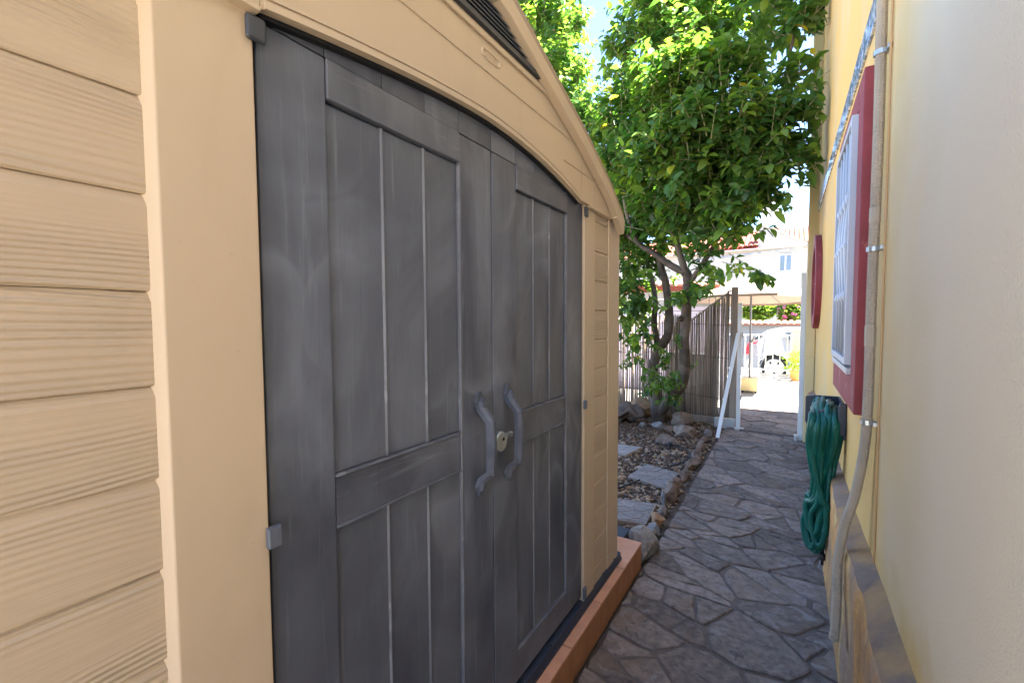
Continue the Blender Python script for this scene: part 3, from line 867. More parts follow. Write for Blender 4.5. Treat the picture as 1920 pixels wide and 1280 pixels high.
# handles
def handle(y, z0, z1, par):
    zt, zb_ = sz(z1), sz(z0)
    h = MB()
    X = SX + .004
    pts = [(X + .004, zt - .012), (X + .012, zt - .035), (X + .045, zt - .070), (X + .048, (zt + zb_) / 2), (X + .045, zb_ + .062), (X + .012, zb_ + .035), (X + .004, zb_ + .004)]
    vs, fs = [], []
    for i, (x, z) in enumerate(pts):
        a = pts[max(0, i - 1)]; b = pts[min(len(pts) - 1, i + 1)]
        tx, tz = b[0] - a[0], b[1] - a[1]; l = math.hypot(tx, tz); nx, nz = -tz / l, tx / l
        if nx < 0: nx, nz = -nx, -nz
        wd = .0155
        for (o, q) in ((-.011, -wd), (.004, -wd), (.012, -wd * .45), (.012, wd * .45), (.004, wd), (-.011, wd)):
            vs.append((x + nx * o, y + q, z + nz * o))
    n = 6
    for i in range(len(pts) - 1):
        for k in range(n): fs.append((i * n + k, i * n + (k + 1) % n, (i + 1) * n + (k + 1) % n, (i + 1) * n + k))
    fs += [tuple(range(n)), tuple((len(pts) - 1) * n + k for k in range(n - 1, -1, -1))]
    h.add(vs, fs)
    for zc, s_ in ((zt - .014, 1), (zb_ + .014, -1)):
        rr = .021
        h.prism_x([(y + rr * math.cos(k * math.pi / 3), zc + rr * 1.15 * math.sin(k * math.pi / 3)) for k in range(6)], SX + .0005, SX + .011)
        h.tube([(SX + .011, y + .006, zc + .004 * s_), (SX + .020, y + .006, zc + .004 * s_)], [.010, .007], 8)
        h.tube([(SX + .001, y, zc + .024 * s_), (SX + .009, y, zc + .024 * s_)], [.010, .008], 8)
    h.build("handle", M_handle, par)
handle(sy(.960), 1.028, 1.288, dl)
handle(sy(1.104), 1.022, 1.290, dr)
# disc lock between the handles
lk = thing("disc_lock", (SX + .02, sy(1.052), sz(1.148)), "round zinc disc lock hanging between the two door handles", "lock")
MB().tube([(SX + .006, sy(1.036), sz(1.148)), (SX + .009, sy(1.036), sz(1.148)), (SX + .026, sy(1.036), sz(1.148)), (SX + .030, sy(1.036), sz(1.148))], [.029, .033, .033, .029], 28).build("lock_body", M_zinc, lk, bevel=.001)
MB().tube([(SX + .0305, sy(1.044), sz(1.155)), (SX + .0315, sy(1.044), sz(1.155))], .0055, 10).build("keyhole", M_black, lk)
box("hasp", (SX + .0045, sy(1.075), sz(1.145)), (SX + .022, sy(1.108), sz(1.163)), M_zinc, lk, bevel=.003)
# hinges
for (y, s_) in ((DL, -1), (DR, 1)):
    h = MB(); h.box((SX + .0115, min(y - s_ * .012, y + s_ * .022), sz(1.930 if s_ < 0 else 1.915)), (SX + .023, max(y - s_ * .012, y + s_ * .022), 2.014 if s_ < 0 else 2.001))
    h.build("hinge_cap", M_dark, shed, bevel=.008)
    box("hinge", (SX + .0115, y - .014, sz(1.131)), (SX + .024, y + .011, sz(1.166)), M_hinge, shed, bevel=.003)
    box("hinge", (SX + .0115, y - .014, .205), (SX + .022, y + .014, .262), M_hinge, shed, bevel=.003)

# ---- terracotta platform
plat = thing("shed_platform", (-1.7, 1.1, 0), "terracotta tiled platform under the tan shed", "platform")
box("base", (-2.9, -.30, -.034), (-0.739, 2.60, .1325), M_concrete, plat)
ty = 2.612
while ty > -.3:
    y0 = max(ty - .338, -.3)
    box("tile", (-.90, y0 + .003, .133), (-.727, ty - .003, .1455), M_terra, plat, bevel=.002)
    ty -= .338
ty = 2.612
while ty > -.3:
    y0 = max(ty - .338, -.3)
    box("riser_tile", (-.7385, y0 + .0025, -.011), (-.729, ty - .0025, .1305), M_riser, plat, bevel=.001)
    ty -= .338
for i in range(6):
    x1 = -.735 - i * .34
    box("riser_tile", (x1 - .337, 2.601, -.034), (x1, 2.611, .1322), M_riser, plat, bevel=.001)
    if i: box("tile", (x1 - .167 - .337, 2.34, .133), (x1 - .167, 2.612, .1455), M_terra, plat, bevel=.002)

# ================================================================== HOUSE ON THE RIGHT
WX = 0.27
house = thing("house", (1.8, 2, 0), "tall yellow rendered house with red window surrounds lining the right of the path", "house")
HT = 6.3
wy0, wy1, wz0, wz1 = 2.42, 3.15, 1.28, 2.39       # rectangular window opening
HY1 = 6.50
CYR, CZR, RR = 5.78, 1.89, 0.50                    # round window
hw = MB()
hw.box((WX, -1.3, -.55), (WX + .22, wy0, HT)); hw.box((WX, wy1, -.55), (WX + .22, HY1, HT))
hw.box((WX, wy0, -.55), (WX + .22, wy1, wz0)); hw.box((WX, wy0, wz1), (WX + .22, wy1, HT))
hw.box((WX + .221, -1.299, -.55), (5.5, HY1 - .001, HT - .001))
hw.box((0.95, HY1 + .0005, -.55), (5.5, 8.42, HT - .2))  # unseen set-back wing, added to cast the shade over patio and fence
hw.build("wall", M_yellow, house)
# plinth with an uneven plastered face
vs, fs = [], []
yy = np.arange(-1.26, 6.47, 0.06)
prof = [(0.205, -.03), (0.207, .12), (0.205, .28), (0.206, .44), (0.205, .58), (0.212, .618), (0.240, .640), (WX + .002, .655)]
for y in yy:
    for k, (x, z) in enumerate(prof):
        nx = mnoise.noise(Vector((y * 2.3, z * 3.1, 1.7))) * .014 + mnoise.noise(Vector((y * 7, z * 8, 5.7))) * .008
        vs.append((x + (nx if 0 < k < 6 else 0), y, z + (nx * .9 if k in (4, 5, 6, 7) else 0)))
n = len(prof)
mi = []
for i in range(len(yy) - 1):
    for k in range(n - 1):
        fs.append((i * n + k, (i + 1) * n + k, (i + 1) * n + k + 1, i * n + k + 1)); mi.append(1 if k >= 5 else 0)
fs.append(tuple((len(yy) - 1) * n + k for k in range(n))); mi.append(0)
pb_ = MB(); pb_.v = vs; pb_.f = fs; pb_.mi = mi
pb_.build("plinth", [M_plinth, M_ledge], house, smooth=True)
# red surround, projecting 35 mm
su = MB()
ox = WX - .036
for (a, b, c, d) in ((2.27, wy0 - .002, 1.10, 2.50), (wy1 + .002, 3.27, 1.10, 2.50), (wy0 - .0015, wy1 + .0015, 1.10, wz0 - .03), (wy0 - .0015, wy1 + .0015, wz1 + .002, 2.50)):
    su.box((ox, a, c), (WX + .001, b, d))
su.build("window_surround", M_red, house, bevel=.004)
box("sill", (WX - .052, wy0 - .01, wz0 - .029), (WX + .10, wy1 + .01, wz0 - .001), M_greywhite, house, bevel=.004)
wf = MB()
fx0, fx1 = WX + .075, WX + .115
for (a, b, c, d) in ((wy0, wy0 + .05, wz0, wz1), (wy1 - .05, wy1, wz0, wz1), (wy0 + .05, wy1 - .05, wz0, wz0 + .05), (wy0 + .05, wy1 - .05, wz1 - .05, wz1), ((wy0 + wy1) / 2 - .03, (wy0 + wy1) / 2 + .03, wz0 + .05, wz1 - .05)):
    wf.box((fx0, a + .0005, c + .0005), (fx1, b - .0005, d - .0005))
win = wf.build("window", M_greywhite, house, bevel=.003)
box("pane", (fx0 + .015, wy0 + .051, wz0 + .051), (fx0 + .022, (wy0 + wy1) / 2 - .031, wz1 - .051), M_glass, win)
box("pane", (fx0 + .015, (wy0 + wy1) / 2 + .031, wz0 + .051), (fx0 + .022, wy1 - .051, wz1 - .051), M_glass, win)
# white window grille with collared bars
gr = MB()
gx = WX - .030
for (a, b, c, d) in ((wy0 + .012, wy0 + .042, wz0 + .012, wz1 - .01), (wy1 - .042, wy1 - .012, wz0 + .012, wz1 - .01), (wy0 + .042, wy1 - .042, wz0 + .012, wz0 + .042), (wy0 + .042, wy1 - .042, wz1 - .04, wz1 - .01)):
    gr.box((gx - .028, a + .0005, c + .0005), (gx, b - .0005, d - .0005))
grille = gr.build("window_grille", M_grille, house, bevel=.002)
for k in range(4):
    y = wy0 + .042 + (k + 1) * (wy1 - wy0 - .084) / 5
    zs = [wz0 + .04, wz0 + .30, wz0 + .31, wz0 + .325, wz0 + .34, wz0 + .352, wz0 + .42, wz0 + .50, wz0 + .545, wz0 + .56, wz0 + .575, wz0 + .62, wz0 + .70, wz0 + .75, wz0 + .762, wz0 + .778, wz0 + .79, wz0 + .80, wz1 - .038]
    rs = [.008, .008, .015, .018, .015, .008, .012, .017, .018, .024, .018, .017, .012, .008, .015, .018, .015, .008, .008]
    MB().tube([(gx - .014, y, z) for z in zs], rs, 10).build("grille_bar", M_grille, grille, smooth=True)
# round window
MB().ring_x(CYR, CZR, RR - .13, RR, WX - .055, WX + .001, 56).build("round_window_surround", M_red, house, bevel=.004)
rw = MB().ring_x(CYR, CZR, RR - .19, RR - .131, WX - .02, WX + .001, 48).build("round_window", M_white, house)
MB().tube([(WX - .012, CYR, CZR), (WX + .001, CYR, CZR)], RR - .191, 40).build("pane", M_glass, rw)
for q in (0, 1):
    if q: box("glazing_bar", (WX - .028, CYR - .012, CZR - RR + .19), (WX - .0125, CYR + .012, CZR + RR - .19), M_white, rw)
    else: box("glazing_bar", (WX - .029, CYR - RR + .19, CZR - .012), (WX - .0135, CYR + RR - .19, CZR + .012), M_white, rw)
# blue glazed tile band
y = 2.20
while y < HY1 - .1:
    y1 = min(y + .205, HY1 - .003)
    z = 2.66 + (y - 2.2) * .018
    MB().add([(WX - .012, y + .002, z), (WX + .001, y + .002, z), (WX + .001, y1 - .002, z + .003), (WX - .012, y1 - .002, z + .003),
              (WX - .012, y + .002, z + .115), (WX + .001, y + .002, z + .115), (WX + .001, y1 - .002, z + .118), (WX - .012, y1 - .002, z + .118)],
             [(0, 3, 2, 1), (4, 5, 6, 7), (0, 1, 5, 4), (1, 2, 6, 5), (2, 3, 7, 6), (3, 0, 4, 7)]).build("band_tile", M_bluetile, house, bevel=.002)
    y = y1
# downpipe at the far corner
dp = MB().tube([(WX - .052, 6.27, .02), (WX - .052, 6.27, 6.2)], .066, 4, square=True).build("downpipe", M_downp, house, bevel=.006)
for z in (1.05, 2.05, 3.05):
    box("pipe_joint", (WX - .103, 6.219, z), (WX - .001, 6.321, z + .03), M_downp, dp, bevel=.002)

# ---- corrugated hose down the wall
cz = thing("corrugated_hose", (.245, 1.97, 0), "beige corrugated drain hose clipped up the yellow wall beside the red window", "hose")
pts = smooth_path([(.238, 1.96, 4.6), (.240, 1.96, 3.4), (.243, 1.965, 2.6), (.246, 1.97, 2.1), (.243, 1.97, 1.6), (.244, 1.975, 1.20), (.240, 2.0, 1.02), (.222, 2.03, .84), (.196, 2.06, .70), (.180, 2.06, .55), (.180, 2.05, .42), (.178, 2.05, .30), (.174, 2.05, .255)], 10)
fine = [pts[0]]
for a, b in zip(pts, pts[1:]):
    L_ = (b - a).length; k = max(1, int(L_ / .0035))
    for i in range(1, k + 1): fine.append(a.lerp(b, i / k))
rad = []
for i, p in enumerate(fine):
    smooth_zone = .66 < p.z < .74 or 1.40 < p.z < 1.47 or 1.83 < p.z < 1.88 or p.z < .275
    rad.append(.0172 if smooth_zone else (.0168 if i % 2 else .0145))
MB().tube(fine, rad, 10).build("hose_body", M_conduit, cz)
for z in (1.13, 1.74, 2.40):
    MB().ring_x(0, 0, .0, .0, 0, 0, 3)
    i = min(range(len(fine)), key=lambda k: abs(fine[k].z - z))
    p = fine[i]
    MB().tube([p + Vector((0, 0, -.008)), p + Vector((0, 0, .008))], .0205, 14).build("clip", M_zinc, cz)
    box("clip_tab", (p.x + .012, p.y - .042, z - .007), (WX - .001, p.y - .012, z + .007), M_zinc, cz, bevel=.001)
cb = MB().tube(smooth_path([(WX - .005, 1.925, 3.6), (WX - .006, 1.92, 2.5), (WX - .005, 1.915, 2.1), (WX - .006, 1.90, 1.75), (WX - .004, 1.91, 1.4), (WX - .005, 1.90, 1.1), (WX - .003, 1.91, .655)], 6), .0032, 6).build("wall_cable", M_cable, None)
tag(cb, "thin tan cable running down the wall beside the corrugated hose", "cable")

# ---- hose hanger and green hose
hg = thing("hose_hanger", (WX, 3.06, .95), "blue black plastic hose hanger fixed on the yellow wall under the window", "hose hanger")
def flange(y0, y1):
    prof = [(.098, .865), (.112, .842), (WX - .001, .842), (WX - .001, 1.03), (.150, 1.03), (.098, 1.02)]
    MB().prism_y(prof, y0, y1).build("flange", M_blueblk, hg, bevel=.006)
flange(3.24, 3.262)
MB().prism_y([(.232, .90), (.240, .875), (WX - .001, .875), (WX - .001, 1.05), (.240, 1.05), (.232, 1.03)], 2.862, 2.884).build("flange", M_blueblk, hg, bevel=.004)
box("back_plate", (WX - .010, 2.885, .85), (WX - .001, 3.239, 1.03), M_blueblk, hg)
vs = []
sad = []
for k in range(9):
    a = math.pi * (k / 8) * .75
    sad.append((.185 - .065 * math.cos(a) * .9, .925 + .075 * math.sin(a)))
sad += [(WX - .011, .95), (WX - .011, .88), (.125, .88)]
MB().prism_y(sad[::-1], 2.93, 3.239).build("saddle", M_blueblk, hg)
hs = MB()
hr = random.Random(21)
loops = 13
pts = []
for k in range(loops):
    t = k / (loops - 1)
    yk = 2.90 + .30 * hr.random()
    xa = .118 + .125 * ((k * 5) % loops) / (loops - 1)
    low = .14 + hr.uniform(0, .17) + (.10 if k in (1, 8) else 0)
    xl = .118 + .075 * hr.random()
    yf = 2.868 + hr.uniform(-.012, .02)
    xr = min(.246, xa + hr.uniform(.0, .05))
    yl = 3.0 + hr.uniform(-.06, .05)
    zt = 1.012 - 2.5 * max(0, abs(xa - .185) - .02) ** 1.0 * .35
    pts += [(xa + .012, yk + .05, zt - .01), (xa, yk - .01, zt), (xa - .004, yf, .945 + hr.uniform(-.02, .02)), (xa - .012, yf + .02, .80),
            (xl + .3 * (xa - xl), yl - .04, .50), (xl - .022, yl + .03, low + .15), (xl - .006, yl + .025, low + .015),
            (xl + .026, yl, low), (xl + .045, yl - .03, low + .12), (xl * .5 + xr * .5 + .012, yl - .05, .52), (xr, yf + .06, .82), (xr + .002, yf + .05, .95)]
pts += [(.20, 3.2, 1.0), (.14, 3.21, .97), (.15, 3.15, .6), (.19, 3.07, .25), (.193, 3.05, .165)]
gh = thing("garden_hose", (.17, 3.06, .1), "coiled green garden hose hung in loops from the blue black hanger", "garden hose")
MB().tube(smooth_path(pts, 6), .0135, 9).build("hose_coil", M_hoseg, gh, smooth=True)
MB().tube([(.193, 3.05, .166), (.193, 3.048, .14), (.194, 3.046, .138), (.194, 3.042, .105), (.194, 3.04, .100), (.194, 3.038, .075)], [.010, .010, .014, .014, .008, .007], 10).build("hose_nozzle", M_pipe, gh, smooth=True)

# ================================================================== GATEWAY
gp = thing("gate_post", (.145, 6.42, 0), "narrow white gate post with base block beside the cream downpipe", "gate post")
box("post", (.120, 6.395, -.01), (.172, 6.450, 2.05), M_white, gp, bevel=.003)
box("base_block", (.085, 6.36, -.01), (.1185, 6.46, .055), M_greywhite, gp, bevel=.004)
box("wall_strip", (.1735, 6.40, -.01), (.268, 6.46, 1.9), M_greywhite, gp, bevel=.003)
gl = thing("gate_post", (-.555, 6.64, 0), "white square gate post beside the reed fence at the path end", "gate post")
box("post", (-.581, 6.615, -.01), (-.533, 6.663, 1.70), M_white, gl, bevel=.003)
box("post_cap", (-.584, 6.612, 1.701), (-.530, 6.666, 1.712), M_white, gl, bevel=.002)
box("foot_plate", (-.60, 6.59, -.011), (-.49, 6.69, .012), M_greywhite, gl, bevel=.002)
for z in (.40, 1.25):
    box("hinge_pin", (-.532, 6.625, z), (-.515, 6.650, z + .06), M_greywhite, gl, bevel=.002)
tag(MB().box((-.86, 6.70, -.036), (-.605, 6.80, .105)).build("concrete_block", M_concrete, None, bevel=.006), "low pale concrete block at the foot of the fence end post", "block")
th = box("threshold", (-.53, 6.555, -.012), (.118, 6.615, .012), M_mortar, None, bevel=.004)
th["kind"] = "structure"
lp = MB()
a, b = Vector((-.718, 5.90, .02)), Vector((-.572, 6.575, 1.30))
lp.tube([a, b], .030, 4, square=True)
tag(lp.build("leaning_bar", M_white, None, bevel=.002), "white square bar leaning from the path edge against the gate post", "bar")

# ---- reed fence
fence = thing("reed_fence", (-1.6, 7.05, 0), "brown reed cane fence with a wooden end post behind the tree", "fence")
def fy(x): return 6.90 + (-.62 - x) * .245
def ftop(x):
    if x > -1.36: return 1.93 + (x + .68) * .76
    return 1.56 - max(0, -1.9 - x) * .0
fr = random.Random(3)
canes = []
for k in range(3):
    canes.append(MB().tube([(0, 0, z) for z in (0, .33, .335, .34, .66, .665, .67, 1.0)], [.0076, .0070, .0086, .0070, .0068, .0084, .0066, .0060], 6).mesh("cane", M_cane, True))
x = -.70
nc = 0
while x > -3.9 and nc < 298:
    h = ftop(x) + fr.uniform(-.035, .02)
    if fr.random() > .03:
        inst("cane", canes[nc % 3], (x, fy(x) + fr.uniform(-.006, .006), -.03), fence, (fr.uniform(-.012, .012), fr.uniform(-.012, .012), fr.uniform(0, 6)), (1, 1, h + .03)); nc += 1
    dens = .0070 if x > -1.55 else .0112
    x -= dens * fr.uniform(.75, 1.5)
box("end_post", (-.690, 6.86, -.03), (-.607, 6.925, 1.945), M_oldwood, fence, bevel=.006)
box("bottom_board", (-1.30, 6.905, -.03), (-.70, 6.93, .075), M_oldwood, fence, bevel=.004)
for z in (.35, .95, 1.42):
    MB().tube([(xx, fy(xx) - .016 + .004 * math.sin(xx * 9), z + .02 * math.sin(xx * 3)) for xx in np.linspace(-.62, -3.9, 24)], .0035, 5).build("binding_wire", M_wire, fence)
MB().tube([(-.70, fy(-.7) + .03, 1.84), (-1.5, fy(-1.5) + .03, 1.80), (-2.6, fy(-2.6) + .03, 1.83)], .012, 6).build("top_rail", M_oldwood, fence)
for xx in (-1.0, -1.3, -1.6, -1.9):
    MB().tube([(xx, fy(xx) + .035, 1.3), (xx, fy(xx) + .035, 1.83)], .004, 5).build("wire_upright", M_wire, fence)
MB().tube([(-.70, fy(-.7) + .035, 1.62), (-2.6, fy(-2.6) + .035, 1.63)], .004, 5).build("binding_wire", M_wire, fence)
MB().tube([(-.68, fy(-.68) - .02, .0), (-1.28, fy(-1.28) - .02, .0)], .03, 8).build("ground_rail", M_oldwood, fence)
MB().tube([(-.70, fy(-.7) - .012, 1.90), (-1.35, fy(-1.35) - .012, 1.40)], .011, 6).build("sloping_rail", M_oldwood, fence)

# ================================================================== GARDEN BED
# gravel: many small stones
def ico():
    t = (1 + 5 ** .5) / 2
    v = np.array([(-1, t, 0), (1, t, 0), (-1, -t, 0), (1, -t, 0), (0, -1, t), (0, 1, t), (0, -1, -t), (0, 1, -t), (t, 0, -1), (t, 0, 1), (-t, 0, -1), (-t, 0, 1)], float)
    v /= np.linalg.norm(v[0])
    f = np.array([(0, 11, 5), (0, 5, 1), (0, 1, 7), (0, 7, 10), (0, 10, 11), (1, 5, 9), (5, 11, 4), (11, 10, 2), (10, 7, 6), (7, 1, 8), (3, 9, 4), (3, 4, 2), (3, 2, 6), (3, 6, 8), (3, 8, 9), (4, 9, 5), (2, 4, 11), (6, 2, 10), (8, 6, 7), (9, 8, 1)])
    return v, f
iv, iff = ico()
NG = 20000
gx_ = nrg.uniform(-3.1, -.76, NG * 2); gy_ = nrg.uniform(2.5, 7.0, NG * 2)
keep = ~((gy_ < 2.63))
gx_, gy_ = gx_[keep][:NG], gy_[keep][:NG]
n_ = len(gx_)
lg_ = np.clip(np.exp(nrg.normal(-.1, .42, n_)), .45, 2.3)[:, None]
sc = lg_ * np.stack([nrg.uniform(.008, .022, n_), nrg.uniform(.007, .016, n_), nrg.uniform(.005, .011, n_)], 1)
ang = nrg.uniform(0, 6.28, n_)
V = iv[None] * (1 + nrg.uniform(-.28, .28, (n_, 12, 1))) * sc[:, None, :]
c_, s_ = np.cos(ang)[:, None], np.sin(ang)[:, None]
V = np.stack([V[..., 0] * c_ - V[..., 1] * s_, V[..., 0] * s_ + V[..., 1] * c_, V[..., 2]], 2)
V += np.stack([gx_, gy_, nrg.uniform(-.036, -.022, n_)], 1)[:, None, :]
T = (iff[None] + (np.arange(n_) * 12)[:, None, None]).reshape(-1, 3)
pal = np.array([(1.0, .95, .9), (.45, .42, .42), (.22, .19, .18), (1.25, 1.05, .8), (.62, .46, .34), (.3, .22, .16), (1.5, 1.4, 1.3)])
tc = pal[nrg.choice(7, n_, p=[.2, .2, .2, .13, .12, .1, .05])] * nrg.uniform(.7, 1.15, (n_, 1))
go = bpy.data.objects.new("gravel", np_mesh("gravel", V.reshape(-1, 3), T, M_gravel, np.repeat(tc, 12, 0)))
COL.objects.link(go); go["kind"] = "stuff"
# dry leaves and bark chips under the tree
NL = 1500
lx = nrg.normal(-1.65, .55, NL); ly = np.clip(nrg.normal(6.1, .55, NL), 4.4, 7.0)
lx = np.clip(lx, -3, -.8)
q = np.array([(-1, 0, 0), (0, -.42, .18), (1, 0, .05), (0, .42, .22)])
ls = nrg.uniform(.012, .034, NL); la = nrg.uniform(0, 6.28, NL)
LV = q[None] * ls[:, None, None]
c_, s_ = np.cos(la)[:, None], np.sin(la)[:, None]
LV = np.stack([LV[..., 0] * c_ - LV[..., 1] * s_, LV[..., 0] * s_ + LV[..., 1] * c_, LV[..., 2]], 2) + np.stack([lx, ly, nrg.uniform(-.018, -.004, NL)], 1)[:, None]
LT = (np.array([(0, 1, 2), (0, 2, 3)])[None] + (np.arange(NL) * 4)[:, None, None]).reshape(-1, 3)
lt = np.repeat(np.array([(1, 1, 1), (.5, .4, .35), (1.7, 1.3, .9), (.9, .7, .4)])[nrg.integers(0, 4, NL)], 4, 0)
lo = bpy.data.objects.new("leaf_litter", np_mesh("leaf_litter", LV.reshape(-1, 3), LT, M_litter, lt)); COL.objects.link(lo); lo["kind"] = "stuff"

NP_ = 45
px_ = np.where(nrg.random(NP_) < .6, nrg.uniform(-.70, -.60, NP_), nrg.uniform(-.6, .18, NP_)); py_ = nrg.uniform(1.9, 6.3, NP_)
ls = nrg.uniform(.005, .015, NP_); la = nrg.uniform(0, 6.28, NP_)
LV = q[None] * ls[:, None, None]
c_, s_ = np.cos(la)[:, None], np.sin(la)[:, None]
LV = np.stack([LV[..., 0] * c_ - LV[..., 1] * s_, LV[..., 0] * s_ + LV[..., 1] * c_, LV[..., 2]], 2) + np.stack([px_, py_, np.full(NP_, .004)], 1)[:, None]
LT = (np.array([(0, 1, 2), (0, 2, 3)])[None] + (np.arange(NP_) * 4)[:, None, None]).reshape(-1, 3)
lt = np.repeat(np.array([(1, 1, 1), (.5, .4, .35), (1.7, 1.3, .9), (.9, .7, .4)])[nrg.integers(0, 4, NP_)], 4, 0)
pl_ = bpy.data.objects.new("path_litter", np_mesh("path_litter", LV.reshape(-1, 3), LT, M_litter, lt)); COL.objects.link(pl_); pl_["kind"] = "stuff"

def rock_mesh(name, size, seed, mt, flat=1.0, cuts=16):
    bm = bmesh.new()
    bmesh.ops.create_icosphere(bm, subdivisions=4, radius=1.0)
    r = random.Random(seed)
    planes = []
    for _ in range(cuts):
        d = Vector((r.gauss(0, 1), r.gauss(0, 1), r.gauss(0, .8))).normalized()
        planes.append((d, r.uniform(.50, .85)))
    o = Vector((seed * 3.1, seed * 1.7, seed * .9))
    for v in bm.verts:
        p = v.co.copy()
        for d, h in planes:
            k = p.dot(d)
            if k > h: p -= d * (k - h) * .94
        nn = mnoise.fractal(p * 1.5 + o, 1.0, 2.1, 5)
        p *= 1 + .17 * nn
        p += p.normalized() * .05 * mnoise.noise(p * 6 + o)
        v.co = Vector((p.x * size[0], p.y * size[1], p.z * size[2] * flat))
    me = bpy.data.meshes.new(name); bm.to_mesh(me); bm.free()
    me.materials.append(mt)
    me.polygons.foreach_set("use_smooth", [True] * len(me.polygons))
    try: me.set_sharp_from_angle(angle=R(38))
    except Exception: pass
    return me

def rock(x, y, z, size, seed, kind, label, cat="rock", group=None, rz=None, name="rock"):
    o = inst(name, rock_mesh(name, size, seed, M_rock[kind]), (x, y, z), None, (0, 0, seed * 1.3 if rz is None else rz))
    return tag(o, label, cat, group)
EG = "stones edging the garden bed"
edge = [
    (-.765, 2.80, .035, (.115, .155, .125), 2, 'pale', "big pale limestone boulder touching the corner of the terracotta platform"),
    (-.785, 3.075, .015, (.072, .10, .070), 5, 'grey', "grey and white stone right behind the big pale boulder"),
    (-.800, 3.27, .020, (.065, .10, .075), 8, 'orange', "bright orange stone in the path edging"),
    (-.800, 3.46, .012, (.055, .085, .058), 11, 'pink', "small tan stone just behind the bright orange stone"),
    (-.845, 3.67, .030, (.026, .10, .080), 14, 'grey', "thin upright grey stone on edge beside the middle slab"),
    (-.815, 3.83, .030, (.085, .15, .088), 17, 'brown', "large brown stone between the two nearer stepping slabs and the path"),
    (-.845, 4.13, .018, (.055, .11, .070), 20, 'pink', "tan stone touching the right corner of the second stepping slab"),
    (-.810, 4.36, .018, (.065, .14, .075), 23, 'brown', "long brown stone beside the second stepping slab's far corner"),
    (-.815, 4.70, .022, (.070, .17, .080), 26, 'brown', "reddish brown edging stone nearest the black irrigation pipe's bend"),
    (-.825, 5.06, .025, (.070, .17, .085), 29, 'pink', "long pinkish edging stone halfway between irrigation bend and leaning bar"),
    (-.835, 5.42, .025, (.07, .16, .085), 32, 'pink', "pinkish grey edging stone just before the foot of the leaning bar"),
    (-.845, 5.80, .020, (.065, .15, .075), 35, 'brown', "dull brown edging stone by the foot of the leaning bar"),
    (-.860, 6.18, .015, (.065, .15, .070), 38, 'pink', "last edging stone before the concrete block by the gate"),
]
for (x, y, z, s__, sd_, k, lb) in edge: rock(x, y, z - .02, s__, sd_, k, lb, "edging stone", EG, rz=(sd_ % 5 - 2) * .12, name="edging_stone")
BG = "boulders around the tree foot"
rock(-1.93, 6.88, .10, (.20, .18, .17), 41, 'orange', "round tan boulder left of the tree trunk foot", "boulder", BG, name="boulder")
rock(-1.28, 6.50, .055, (.19, .15, .135), 44, 'pink', "angular pinkish boulder right of the trunk near the fence", "boulder", BG, name="boulder")
rock(-1.12, 5.98, .02, (.19, .17, .10), 47, 'pink', "low rounded boulder in front of the angular pinkish one", "boulder", BG, name="boulder")
rock(-1.24, 5.50, .00, (.20, .17, .065), 50, 'pink', "flat tan boulder lying on the gravel nearest the camera", "boulder", BG, name="boulder")
rock(-1.55, 6.80, .035, (.13, .11, .10), 53, 'brown', "small brown boulder behind the trunk's right side", "boulder", BG, name="boulder")
rock(-1.50, 6.22, .0, (.12, .10, .07), 56, 'grey', "small grey stone in front of the tree trunk", "boulder", BG, name="boulder")
rock(-1.33, 6.12, .0, (.09, .08, .06), 59, 'brown', "smallest brown stone beside the small grey stone", "boulder", BG, name="boulder")
rock(-1.72, 6.20, .0, (.08, .07, .055), 62, 'pink', "small pinkish stone between trunk and driftwood log", "boulder", BG, name="boulder")
# driftwood log
lg = bmesh.new(); bmesh.ops.create_icosphere(lg, subdivisions=4, radius=1.0)
for v in lg.verts:
    p = v.co.copy()
    f = 1 + .55 * mnoise.noise(Vector((p.x * 1.0, p.y * 3.2, p.z * 3.2)) + Vector((4, 2, 9))) + .22 * mnoise.noise(Vector((p.x * 2, p.y * 9, p.z * 9)))
    v.co = Vector((p.x * .42, p.y * .16 * f * (1 - .45 * p.x), p.z * .14 * f * (1 - .3 * p.x) + .09 * math.sin(p.x * 2.6) + .03 * math.sin(p.x * 9 + p.y * 4)))
me = bpy.data.meshes.new("driftwood_log"); lg.to_mesh(me); lg.free(); me.materials.append(M_log)
me.polygons.foreach_set("use_smooth", [True] * len(me.polygons))
tag(inst("driftwood_log", me, (-2.10, 6.36, .095), None, (0, .10, -.35)), "gnarled dark driftwood log lying left of the tree", "log")

# stepping slabs, each of broken stone pieces set in pale grout
def slab(corners, seed, label, z=.0, mt=M_slabs):
    cx = sum(c[0] for c in corners) / 4; cy = sum(c[1] for c in corners) / 4
    t = thing("stepping_slab", (cx, cy, -.03), label, "slab", "stepping slabs across the gravel")
    MB().prism_z(corners, -.034, z, .003).build("slab_base", M_slabg, t)
    A, B, C_, D_ = [Vector(c) for c in corners]
    for poly in voronoi(0.02, 0.02, .98, .98, .27, .5, 1.35, seed):
        q = shrink(poly, .006, pr, .005, .3)
        w_ = []
        for (u, v) in q:
            p = (A * (1 - u) + B * u) * (1 - v) + (D_ * (1 - u) + C_ * u) * v
            w_.append((p.x, p.y))
        ar = sum(w_[i][0] * w_[(i + 1) % len(w_)][1] - w_[(i + 1) % len(w_)][0] * w_[i][1] for i in range(len(w_)))
        if ar < 0: w_ = w_[::-1]
        MB().prism_z(w_, z - .004, z + .004, .003).build("stone", mt, t)
slab([(-1.22, 3.10), (-.855, 3.17), (-.875, 3.57), (-1.24, 3.50)], 3, "nearest grey veined stepping slab beside the shed corner")
slab([(-1.27, 4.07), (-.89, 3.98), (-.875, 4.42), (-1.22, 4.52)], 4, "middle grey veined stepping slab beside the brown edging stones")
